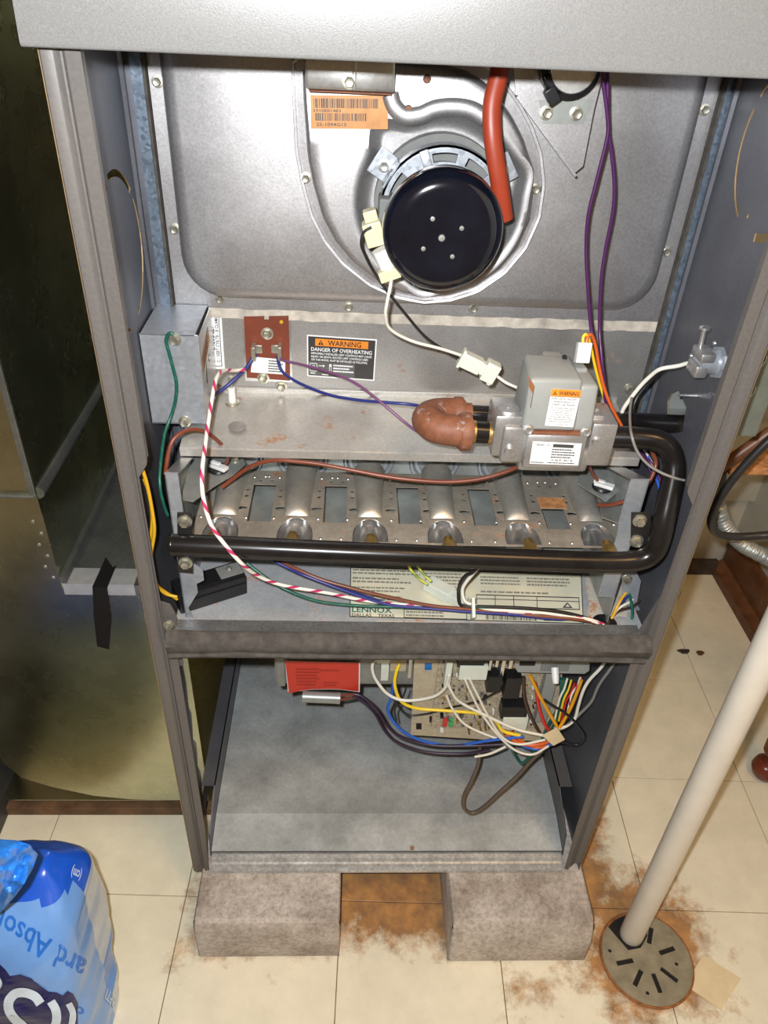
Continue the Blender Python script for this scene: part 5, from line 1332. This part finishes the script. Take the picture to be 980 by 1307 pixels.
# door switch plate
DS = thing('door_switch', 'pale grey door switch plate with a white push plunger under the cross rail', 'switch', U(705, 850, y=0.06))
bm = new(); P = [U(*q, y=0.060) for q in ((657, 790), (657, 852), (661, 858), (746, 860), (752, 856), (754, 790))]
cdt_prism(bm, [(p.x, p.z) for p in P], [], ((0, 0.060, 0), (1, 0, 0), (0, 0, 1), (0, 1, 0)), 0.002); obj('switch_plate', bm, 'valve_grey', DS, 20)
bm = new(); blk(bm, 692, 835, 728, 857, 0.0585, 0.0605, 0.0006); obj('switch_body', bm, 'gasket_grey', DS, 20)
bm = new(); blk(bm, 664, 838, 684, 850, 0.0588, 0.0605, 0.0005); obj('cutout_shade', bm, 'hole_shade', DS, 20)  # dark block proud of the plate, painted as a shaded opening
bm = new(); a = U(708, 852, y=0.058); lathe(bm, [(0.0045, 0.0), (0.0045, 0.012), (0.0035, 0.019), (0, 0.020)], a, (0.02, -0.75, -0.65), 16); obj('plunger', bm, 'white_plastic', DS, 40)
# grey housing with red sticker, capacitor
HG = thing('control_housing', 'grey metal housing with a red sticker hanging under the cross rail', 'housing', U(440, 876, y=0.13))
bm = new(); P = [(0.125, 0.0), (0.121, 0.006), (0.121, 0.13), (0.195, 0.13), (0.195, 0.004), (0.190, 0.0)]
xa, xb = U(352, 870, y=0.122).x, U(528, 870, y=0.122).x; zb = U(440, 875, y=0.122).z
cdt_prism(bm, P, [], ((xa, 0, zb), (0, 1, 0), (0, 0, 1), (1, 0, 0)), xb-xa); obj('case', bm, 'housing_grey', HG, 20)
bm = new(); blk(bm, 351, 780, 362, 876, 0.1185, 0.1215, 0.0008); obj('end_bracket', bm, 'housing_grey', HG, 20)
part('terminal_block', 'nylon', ((481, 838, 498, 847), (486, 851, 496, 869)), 0.108, 0.1212, HG); part('terminal_block', 'board_beige', ((498, 836, 519, 857),), 0.112, 0.1212, HG)
bm = new(); blk(bm, 521, 836, 527, 866, 0.117, 0.1213, 0.0008); obj('metal_tab', bm, 'bright_steel', HG, 20)
c = [U(*q, y=0.1175) for q in ((364, 843), (459.5, 845.5), (459, 884), (367.5, 884))]
els = [('poly', [(0.0, 1.0-0.03), (0.16, 0.95), (0.32, 0.90), (0.60, 0.885), (0.75, 0.90), (1.0, 0.98), (1, 0), (0, 0)], 'label_white', 0),
       ('poly', [(0.012, 1.02), (0.16, 0.94), (0.32, 0.885), (0.60, 0.87), (0.75, 0.885), (0.985, 0.955), (0.985, 0.0), (0.0, 0.0)], 'label_red', 1),
       ('fine', 0.13, 0.20, 0.45, 0.78, 6, 'label_darkred', 2, 1), ('fine', 0.45, 0.22, 0.80, 0.32, 1, 'label_darkred', 2, 2), ('fine', 0.5, 0.62, 0.72, 0.8, 2, 'label_darkred', 2, 4)]
label_obj('red_sticker', c, els, HG, 'bright red sticker')
bm = new(); a, b = U(386, 889, y=0.112), U(433, 891, y=0.112); cyl(bm, a, b, 0.0078, seg=22); cyl(bm, a+(b-a)*0.93, b+(b-a)*0.02, 0.0081, seg=22)
CAPO = thing('capacitor', 'small silver capacitor can below the red sticker', 'capacitor', a)
obj('can', bm, 'galv_box', CAPO, 40)
for dy in (-2, 3):
    bm = new(); cyl(bm, U(434, 890+dy, y=0.112), U(456, 887+dy*.7, y=0.112), 0.0018, seg=8); obj('copper_lead', bm, 'w_rust', CAPO)

# ================================================================== WIRES
def W(label, mat, pts, r=0.0013, group=None): return wire('wire', label, mat, pts, r, group)
# top: purple pair
W('purple wire, left one of the pair hanging in front of the collector box', 'w_purple', ((768, 70, .115), (769, 99, .115), (775, 146, .115), (775, 174, .115), (762, 228, .115), (751, 274, .115), (748, 317, .115), (750, 364, .112), (754, 417, .108), (760, 442, .100), (766, 466, .092), (770, 497, .088), (775, 519, .088), (784, 541, .094), (800, 562, .11), (824, 584, .11), (838, 602, .10), (846, 625, .09)), .0017)
W('purple wire, right one of the pair hanging in front of the collector box', 'w_purple', ((774, 70, .118), (775, 99, .118), (776, 164, .118), (780, 192, .118), (784, 235, .118), (782, 271, .118), (773, 317, .118), (767, 360, .116), (765, 417, .112), (767, 448, .102), (770, 480, .094), (774, 505, .091), (782, 530, .092), (798, 556, .112), (822, 588, .115), (836, 612, .10)), .0017)
W('yellow wire rising from the white plug on the gas valve', 'w_yellow', ((744, 441, .066), (744, 431, .068), (748, 427, .070), (753, 438, .076), (758, 462, .082), (764, 486, .086), (772, 512, .090)), .0014)
W('orange-red wire curving from the white plug on the gas valve', 'w_orange', ((748, 440, .067), (750, 430, .070), (755, 428, .073), (760, 442, .078), (764, 466, .082), (770, 492, .084), (779, 517, .086), (793, 543, .09)), .0016)
# fan lead: black and white pair to the nylon plug
W('white lead from the cream plug of the fan to the nylon coupler', 'w_white', ((500, 352, .093), (498, 366, .085), (494, 385, .085), (492, 402, .09), (498, 420, .10), (525, 435, .11), (562, 445, .115), (590, 454, .12)), .0016)
W('black lead curling from the fan connector down to the nylon coupler', 'w_black', ((474, 290, .104), (464, 297, .104), (461, 312, .104), (467, 328, .108), (476, 345, .112), (492, 369, .11), (516, 399, .11), (541, 428, .115), (566, 446, .118), (590, 459, .12)), .0013)
bm = new(); a, b = U(586, 455, y=0.118), U(634, 478, y=0.114); d = (b-a).normalized(); up = d.cross(Vector((0, 1, 0))).normalized(); L = (b-a).length
NC = thing('nylon_coupler', 'pale nylon wire coupler hanging between fan and gas valve', 'connector', (a+b)/2)
obox(bm, a+d*L*0.32, (L*0.50, 0.015, 0.013), d, up, d.cross(up), 0.001); obox(bm, a+d*L*0.62, (L*0.28, 0.012, 0.011), d, up, d.cross(up), 0.001); obj('socket_half', bm, 'nylon', NC, 20)
bm = new(); obox(bm, a+d*L*0.82, (L*0.34, 0.020, 0.014), d, up, d.cross(up), 0.001); obox(bm, a+d*L*0.93+up*-0.010, (L*0.10, 0.006, 0.006), d, up, d.cross(up), 0.0006); obox(bm, a+d*L*0.06, (L*0.08, 0.019, 0.012), d, up, d.cross(up), 0.001); obj('plug_half', bm, 'nylon', NC, 20)
W('white lead from the nylon coupler in behind the gas valve', 'w_white', ((634, 480, .114), (645, 488, .112), (658, 494, .104), (674, 500, .090), (684, 503, .088)), .0016)
# limit switch leads
W('navy wire from the left blade of the limit switch to the junction box', 'w_navy', ((327, 452, .186), (322, 458, .182), (314, 470, .178), (303, 481, .176), (288, 494, .17), (272, 505, .16)), .0020)
W('navy wire sagging from the limit switch behind the rusty elbow', 'w_navy', ((354, 455, .186), (356, 465, .178), (362, 476, .172), (384, 490, .16), (420, 504, .14), (456, 510.5, .125), (490, 513.5, .115), (522, 516, .11), (548, 521, .118)), .0017)
W('mauve wire from the limit switch drooping to the rusty elbow', 'w_mauve', ((354, 453, .185), (362, 460, .178), (384, 465, .17), (420, 475, .15), (452, 488, .13), (478, 507, .115), (500, 525, .105), (524, 545, .098), (548, 560, .10)), .0014)
# left: ground wire, pink-striped wire, yellow
W('green ground wire hooked on the top screw of the junction box', 'w_greenyellow', ((222, 427, .114), (217, 425, .114), (213, 430, .114), (212, 437, .114), (216, 452, .114), (221, 471, .114), (225, 490, .114), (224, 510, .114), (219, 529, .113), (210, 554, .10), (205, 591, .07), (204, 618, .055), (208, 640, .05), (214, 658, .05)), .0017)
W('white wire with pink spiral stripe looping over the manifold', 'w_pinkwhite', ((312, 472, .16), (299, 473, .15), (286, 473, .13), (278, 479, .11), (273, 495, .09), (266, 538, .055), (261, 575, .02), (258, 601, .0), (259, 633, -.014), (269, 669, -.020), (286, 694, -.020), (308, 719, -.016), (329, 735, .004), (361, 747, .018), (419, 757, .028), (469, 767, .034), (530, 773, .034), (590, 778, .032), (650, 781, .030), (700, 784, .029), (745, 789, .027), (770, 797, .026)), .0020)
W('yellow wire coming from behind the left front jamb', 'w_mustard', ((182, 600, .012), (187, 616, .014), (193, 645, .016), (197, 677, .016), (193, 705, .018), (192, 725, .022), (199, 744, .03), (210, 757, .035), (226, 762, .036)), .0018)
W('second yellow wire beside the one from behind the left jamb', 'w_mustard', ((184, 612, .018), (190, 630, .02), (194, 660, .02), (192, 690, .022), (192, 720, .026), (201, 747, .034), (226, 765, .038)), .0016)
# rollout switch leads
W('rust-brown wire arching from the left rollout switch down the left side', 'w_rust', ((281, 596, .125), (288, 592, .12), (291, 586, .115), (288, 574, .11), (277, 562, .10), (263, 551.5, .09), (246, 548, .08), (232, 552, .07), (220, 563, .062), (214, 582, .056), (211, 605, .052)), .0021)
W('rust-brown wire stretching across the burners from left switch to valve', 'w_rust', ((283, 622, .095), (288, 618, .096), (297, 611, .097), (312, 600, .096), (331, 591, .094), (354, 587.5, .09), (378, 589, .088), (406, 592, .086), (444, 599, .082), (486, 607, .078), (522, 612, .074), (569, 615, .072), (608, 612, .072), (640, 604, .074), (658, 597, .078), (676, 590, .09)), .0022)
W('short rust-brown lead dropping from the gas valve to the right switch', 'w_rust', ((752, 594, .09), (756, 604, .10), (762, 613, .10), (768, 621, .098)), .0019)
W('rust-brown wire looping from the right rollout switch up behind the manifold', 'w_rust', ((764, 644, .072), (772, 645, .066), (786, 643, .058), (806, 636, .054), (822, 624, .056), (833, 606, .06), (837, 590, .066), (832, 576, .08)), .0022)
W('navy wire just visible behind the right manifold bend', 'w_blue', ((826, 582, .12), (834, 600, .11), (842, 625, .10)), .0016)
W('white wire just visible behind the right manifold bend', 'w_white', ((822, 574, .12), (828, 584, .12), (836, 600, .112), (844, 620, .10)), .0013)
# clamp leads on the right
W('white supply wire from the cable clamp to the gas pipe behind the valve', 'w_white', ((897, 462, .105), (880, 463, .10), (865, 467, .098), (843, 471, .10), (830, 480, .105), (817, 493, .108), (802, 512, .108), (795, 523, .108), (792, 534, .11), (795, 545, .12)), .0021)
W('black supply wire next to the white one from the cable clamp', 'w_black', ((897, 459, .107), (869, 465, .112), (845, 473, .12), (829, 488, .125), (815, 504, .125), (809, 517, .122), (807, 532, .12), (806, 545, .125)), .0021)
W('thin grey wire hanging over the upper manifold bend', 'w_grey', ((806, 508, .10), (804, 524, .08), (804, 540, .056), (806, 556, .034), (813, 576, .028), (826, 592, .024), (843, 603, .02), (861, 610, .0165), (873, 613, .018)), .0014)
# bundle on the deck
E0 = ((730, 790, .024), (752, 793, .025), (768, 798, .025))
W('brown wire in the bundle lying along the deck', 'w_brown', ((356, 716, .06), (380, 727, .05), (411, 740, .042), (461, 754, .036), (500, 763, .034), (549, 773, .032), (600, 778, .030), (650, 784, .028), (700, 787, .026))+E0, .0020)
W('navy wire in the bundle lying along the deck', 'w_navy', ((350, 716, .058), (370, 726, .052), (390, 735, .044), (440, 754, .036), (493, 771, .032), (540, 776, .031), (600, 781, .028), (660, 785, .027), (705, 790, .025))+E0, .0017)
W('second navy wire in the bundle lying along the deck', 'w_navy', ((356, 718, .062), (376, 728, .055), (398, 737, .048), (448, 755, .04), (500, 771, .036), (548, 776, .034), (604, 779, .031), (664, 783, .030), (712, 788, .028))+E0, .0017)
W('green wire in the bundle running to the ground bracket', 'w_greenyellow', ((315, 719, .05), (343, 740, .04), (368, 754, .032), (404, 767, .030), (447, 772.5, .032), (500, 774.5, .033), (560, 777, .031), (610, 777, .032), (660, 780, .033), (710, 786, .032), (745, 793, .030), (772, 797, .034), (790, 797, .036), (803, 795, .037), (807, 786, .040), (806, 772, .045), (803, 758, .049)), .0017)
W('black wire curving down from the manifold into the deck bundle', 'w_black', ((610, 724, .03), (602, 731, .034), (594, 735, .038), (587, 745, .04), (585, 758, .04), (588, 772, .036), (604, 774, .035), (640, 775, .034), (680, 777, .032), (715, 781, .030), (745, 788, .028), (770, 797, .027)), .0020)
W('white wire curving down from the manifold into the deck bundle', 'w_white', ((612, 722, .034), (603, 733, .04), (594, 744, .042), (590, 754, .042), (594, 768, .038), (612, 774, .036), (640, 777, .035), (680, 779, .034), (716, 784, .031), (748, 790, .028), (770, 798, .026)), .0020)
W('second white wire in the bundle on the deck', 'w_white', ((560, 774, .032), (600, 778, .031), (640, 779, .030), (690, 782, .028), (725, 787, .026), (755, 793, .025), (769, 799, .025)), .0017)
DC2 = thing('nylon_plug', 'pale nylon plug lying on the rating plate', 'connector', U(570, 755, z=DZ))
bm = new(); a, b = U(543, 742, z=DZ+0.008), U(594, 770, z=DZ+0.008); d = (b-a).normalized(); up = Vector((0, 0, 1)); s_ = d.cross(up); L = (b-a).length
obox(bm, a+d*L*0.36, (L*0.62, 0.017, 0.013), d, s_, up, 0.0012); obox(bm, a+d*L*0.80, (L*0.40, 0.013, 0.010), d, s_, up, 0.001); obj('plug_body', bm, 'nylon', DC2, 20)
W('lime-striped wire running into the nylon plug, left of two', 'w_limestripe', ((519, 716, .06), (524, 727, .057), (533, 737, .054), (545, 746, .050)), .0014)
W('lime-striped wire running into the nylon plug, right of two', 'w_limestripe', ((528, 714, .062), (533, 723, .060), (540, 732, .057), (550, 742, .052)), .0014)
bm = new(); p = U(603, 777, y=0.032); obox(bm, p, (0.0035, 0.022, 0.016), (1, 0, 0), (0, 0.8, 0.6), (0, -0.6, 0.8), 0.0005); obj('cable_tie', bm, 'nylon', None, 20, 'white nylon tie round the deck wire bundle', 'tie')
# short fan of wires rising from the grommet to the ground bracket
for nm, lb, m_, e in (('y', 'yellow wire in the fan of wires rising from the grommet', 'w_mustard', (794, 762)), ('p', 'purple wire in the fan of wires rising from the grommet', 'w_navy', (798, 764)), ('w', 'white wire in the fan of wires rising from the grommet', 'w_white', (802, 770)), ('b', 'brown wire in the fan of wires rising from the grommet', 'w_choc', (806, 776))):
    W(lb, m_, ((771, 799, .026), (780, 790, .034), (788, (785+e[1])/2, .04), (e[0]+2, e[1]-2, .050), (e[0]+10, e[1]-10, .058)), .0016)
# ---- blower compartment wires
W('dark purple wire, upper of two from the capacitor', 'w_darkpurple', ((452, 886, .11), (462, 889, .108), (480, 904, .10), (495, 927, .09), (513, 941, .085), (550, 951, .08), (598, 952, .075), (640, 950, .07)), .0022)
W('dark purple wire, lower of two from the capacitor', 'w_darkpurple', ((450, 888, .112), (460, 893, .11), (478, 910, .10), (492, 934, .09), (510, 949, .085), (545, 960, .08), (590, 962, .075), (625, 957, .07)), .0021)
W('bright blue wire hanging along the lower edge of the control board', 'w_blue', ((502, 872, .098), (499, 892, .095), (495, 908, .09), (510, 930, .085), (535, 944, .082), (576, 952, .08), (624, 945, .072), (668, 940, .066)), .0021)
W('yellow wire looping across the control board', 'w_yellow', ((510, 846, .108), (505, 860, .100), (504, 876, .094), (512, 895, .09), (532, 904, .088), (569, 907, .084), (613, 911, .08), (632, 920, .076), (642, 933, .072), (664, 939, .068)), .0023)
W('white wire looping from the housing terminals to the board', 'w_white', ((484, 842, .107), (477, 844, .104), (475, 854, .10), (480, 868, .096), (495, 886, .09), (517, 894, .086), (550, 890, .082), (567, 879, .078), (573, 862, .076)), .0021)
W('white wire, topmost of those crossing to the paper tag', 'w_white', ((572, 872, .077), (576, 882, .076), (587, 896, .076), (624, 915, .072), (660, 931, .066), (695, 939, .06)), .0020)
W('white wire, left of the pair falling from the white board connector', 'w_white', ((593, 866, .078), (600, 882, .076), (612, 906, .074), (630, 932, .07), (655, 956, .066), (679, 963, .062), (700, 952, .06)), .0017)
W('white wire, right of the pair falling from the white board connector', 'w_white', ((599, 866, .078), (609, 886, .075), (622, 912, .072), (640, 940, .068), (662, 950, .064), (696, 944, .06)), .0017)
W('white wire, lowest of those leaving the lower left board corner', 'w_white', ((570, 888, .084), (578, 906, .082), (594, 925, .078), (624, 939, .074), (648, 946, .07)), .0017)
W('grey-white wire end slanting below the control board', 'w_white', ((606, 966, .072), (625, 962, .070), (645, 953, .068)), .0017)
W('black wire behind the yellow loop at the control board', 'w_black', ((500, 876, .10), (506, 898, .097), (520, 912, .094), (545, 911, .092), (575, 903, .09), (610, 895, .086), (640, 880, .084)), .0014)
W('thin black wire hanging behind the bright blue one', 'w_black', ((519, 876, .104), (514, 890, .10), (504, 905, .098), (506, 920, .096)), .0012)
W('amber wire, left one running down into the paper tag', 'w_amber', ((676, 862, .075), (683, 876, .072), (690, 891, .069), (702, 912, .065), (711, 930, .06), (706, 946, .058)), .0023)
W('amber wire, right one running down into the paper tag', 'w_amber', ((742, 868, .075), (737, 882, .073), (727, 906, .068), (713, 930, .062), (703, 944, .060)), .0023)
W('red wire running down into the paper tag', 'w_red', ((683, 872, .076), (685, 886, .074), (688, 904, .071), (694, 922, .067), (702, 935, .063)), .0023)
W('chocolate brown wire left of the red one under the door switch', 'w_choc', ((668, 864, .08), (669, 888, .077), (674, 906, .074), (682, 924, .070), (690, 938, .066)), .0023)
for k, (lb, m_, dx, x2) in enumerate((('dark green wire, leftmost of the strands under the door switch plunger', 'w_green', 0, -6), ('dark green wire, right of the strands under the door switch plunger', 'w_green', 5, -3), ('dark green wire, front one under the door switch plunger', 'w_green', 2.5, -1))):
    W(lb, m_, ((716+dx, 866, .082), (716+dx, 885, .080), (714+dx+x2*.4, 905, .076), (706+x2+dx, 925, .072), (698+x2, 944, .07)), .0024)
for lb, m_, a0, a1 in (('thin white strand beside the green wires', 'w_white', (724, 866), (714, 892)), ('thin yellow strand beside the green wires', 'w_yellow', (729, 868), (719, 894)), ('thin pink-striped strand beside the green wires', 'w_pinkwhite', (741, 864), (729, 888)), ('thin red strand beside the green wires', 'w_red', (733, 872), (722, 896))):
    W(lb, m_, ((a0[0], a0[1], .080), ((a0[0]+a1[0])/2+1, (a0[1]+a1[1])/2, .077), (a1[0], a1[1], .074), (a1[0]-6, a1[1]+26, .070)), .0014)
W('white wire coming from the upper right behind the cross rail', 'w_white', ((774, 840, .08), (767, 852, .08), (752, 868, .078), (744, 882, .075), (738, 901, .072), (733, 918, .068), (720, 928, .064), (708, 930, .06)), .0022)
W('grey wire coming from the upper right beside the white one', 'w_grey', ((786, 844, .08), (778, 855, .08), (764, 875, .077), (755, 895, .074), (741, 910, .071), (726, 924, .066), (712, 932, .062)), .0021)
W('black wire looping out right of the paper tag', 'w_black', ((694, 893, .072), (706, 901, .068), (721, 910, .064), (738, 926, .06), (746, 940, .06), (738, 950, .062), (722, 948, .064), (708, 944, .066)), .0019)
W('orange wire in the loop below the control board', 'w_orange', ((644, 932, .074), (652, 942, .07), (668, 950, .066), (688, 950, .063), (706, 944, .06)), .0024)
W('second orange wire in the loop below the control board', 'w_orange', ((652, 934, .076), (664, 945, .071), (684, 954, .067), (704, 950, .063)), .0021)
W('blue wire in the loop below the control board', 'w_blue', ((654, 940, .075), (668, 952, .07), (688, 956, .066), (706, 948, .062)), .0023)
W('dark green wire dipping below the wire loop', 'w_green', ((652, 950, .074), (656, 962, .072), (665, 974, .07), (674, 968, .068), (682, 958, .066)), .0021)
W('grey-brown thermostat cable looping down onto the compartment floor', 'w_cable', ((613, 945, .085), (612, 958, .078), (610, 976, .066), (601, 998, .052), (592, 1016, .042), (592, 1031, .036), (602, 1037.5, .034), (616, 1031, .036), (638, 1011, .044), (660, 991, .054), (677, 972, .063), (692, 958, .068)), .0027)
bm = new(); P = [U(a, b, y=0.055) for a, b in ((692, 939), (711, 929), (721, 944), (706, 952))]
f0 = [bm.b.verts.new(p) for p in P]; f1 = [bm.b.verts.new(p+Vector((0, 0.0008, 0))) for p in P]
bm.b.faces.new(f0); bm.b.faces.new(f1[::-1])
for k in range(4): bm.b.faces.new([f0[k], f1[k], f1[(k+1) % 4], f0[(k+1) % 4]])
obj('paper_tag', bm, 'paper_cream', None, 0, 'small cream paper tag tied among the wires under the door switch', 'tag')

# ================================================================== PRINT AND FOLDS OF THE PLASTIC PACK
from mathutils.bvhtree import BVHTree
me_ = PKS.data
pv = [v.co + WLOC[PKS] for v in me_.vertices]; pf = [tuple(p.vertices) for p in me_.polygons]
bvh = BVHTree.FromPolygons(pv, pf)
def onpack(px, py, lift):
    d = ray(px, py).normalized(); loc, nrm, idx, dist = bvh.ray_cast(CAM_LOC, d)
    if loc is None: return None
    if nrm.dot(d) > 0: nrm = -nrm
    return loc + nrm*lift
def print_px(bm, polys, lift, mi):
    for P in polys:
        vs = [onpack(a, b, lift) for a, b in P]
        if any(v is None for v in vs): continue
        try: bm.b.faces.new([bm.b.verts.new(v) for v in vs]).material_index = mi
        except ValueError: pass
def fill_px(poly, step=4.0):
    pts = [Vector(p) for p in poly]; n = len(pts); ed = [(i, (i+1) % n) for i in range(n)]
    def ins(p):
        c = False; j = n-1
        for i in range(n):
            if (pts[i].y > p[1]) != (pts[j].y > p[1]) and p[0] < (pts[j].x-pts[i].x)*(p[1]-pts[i].y)/(pts[j].y-pts[i].y)+pts[i].x: c = not c
            j = i
        return c
    xs = [p.x for p in pts]; ys = [p.y for p in pts]; allp = list(pts)
    y = min(ys)
    while y < max(ys):
        x = min(xs)
        while x < max(xs):
            if ins((x, y)): allp.append(Vector((x, y)))
            x += step
        y += step
    V, E_, F_, a, b, c = delaunay_2d_cdt(allp, ed, [], 0, 1e-5)
    out = []
    for f in F_:
        cen = sum((V[i] for i in f), Vector((0, 0)))/len(f)
        if ins(cen): out.append([tuple(V[i]) for i in f])
    return out
def stroke(path, w, n=5):
    P = crom([Vector((a, b, 0)) for a, b in path], n); L, R = [], []
    for i, p in enumerate(P):
        d = (P[min(i+1, len(P)-1)]-P[max(i-1, 0)]).normalized(); q = Vector((-d.y, d.x, 0))*w/2
        L.append((p+q)); R.append((p-q))
    return [[tuple(L[i][:2]), tuple(L[i+1][:2]), tuple(R[i+1][:2]), tuple(R[i][:2])] for i in range(len(P)-1)]
def text_px(s, b0, b1, cap):
    V, F_ = text_mesh(s); x0 = min(p[0] for p in V); x1 = max(p[0] for p in V)
    q = [(b0[0]+(p[0]-x0)/(x1-x0)*(b1[0]-b0[0])+p[1]/0.69*cap[0], b0[1]+(p[0]-x0)/(x1-x0)*(b1[1]-b0[1])+p[1]/0.69*cap[1]) for p in V]
    return [[q[i] for i in f] for f in F_]
bm = new(); bm.keep = True
print_px(bm, text_px('ard Absor', (111, 1226), (-3, 1158), (-9, 27)), 0.0006, 0)
print_px(bm, text_px('(cm)', (104, 1113), (92, 1107), (-3, 12)), 0.0008, 2)
print_px(bm, text_px('OPTI', (150, 1277), (137, 1262), (-4, 12)), 0.0008, 2)
print_px(bm, text_px('c', (108, 1288), (100, 1284), (-4, 12)), 0.0008, 0)
navy = [(-6, 1228), (0, 1230), (8, 1238), (13, 1245), (26, 1243), (40, 1248), (52, 1258), (62, 1265), (72, 1266), (80, 1270), (86, 1264), (93, 1268), (99, 1280), (99, 1306), (95, 1320), (-6, 1320)]
print_px(bm, fill_px(navy), 0.0007, 1)
for path, w in ((((52, 1280), (45, 1271), (33, 1266), (20, 1267), (12, 1276), (12, 1288), (19, 1299), (30, 1309), (36, 1318)), 12), (((65, 1277), (71, 1288), (72, 1302), (66, 1318)), 11), (((87, 1280), (92, 1292), (91, 1306), (86, 1318)), 8), (((-4, 1246), (0, 1254), (-4, 1262)), 7)):
    print_px(bm, stroke(path, w), 0.0012, 2)
bm.b.normal_update()
for f in bm.faces:
    if f.normal.dot(CAM_LOC-f.calc_center_median()) < 0: f.normal_flip()
obj('printing', bm, ['bag_ink', 'bag_navy', 'bag_white'], PKS, 0)
# crumpled azure flap folded over the top left: a creased double sheet lying on the pack
outline = [(-14, 1072), (4, 1073), (20, 1074), (38, 1080), (48, 1092), (42, 1108), (31, 1128), (16, 1148), (0, 1165), (-14, 1172)]
def flap(p):
    a, b = p
    fold = abs(math.sin((a*0.8+b*0.55)*0.050)) + 0.8*abs(math.sin((a*0.6-b*0.9)*0.040+1.0))
    edge = min(1.0, max(0.0, min(48-a, (1168-b)*0.8, b-1070)/14.0))
    n = noise.noise((a*0.09, b*0.09, 2.0))
    return U(a, b, y=-0.178 - 0.020*edge*(0.4+0.5*fold+0.3*n))
bm = new(); cache = {}
def fv(p, back):
    k = (round(p[0], 3), round(p[1], 3), back)
    if k not in cache:
        q = flap(p)
        if back: q = Vector((q.x, q.y+0.0012, q.z))
        cache[k] = bm.b.verts.new(q)
    return cache[k]
for tri in fill_px(outline, 3.5):
    for back in (False, True):
        vs = [fv(p, back) for p in tri]
        bm.b.faces.new(vs[::-1] if back else vs)
obj('folded_flap', bm, 'bag_azure', PK, 40, 'crumpled bright azure flap of the wrapper')
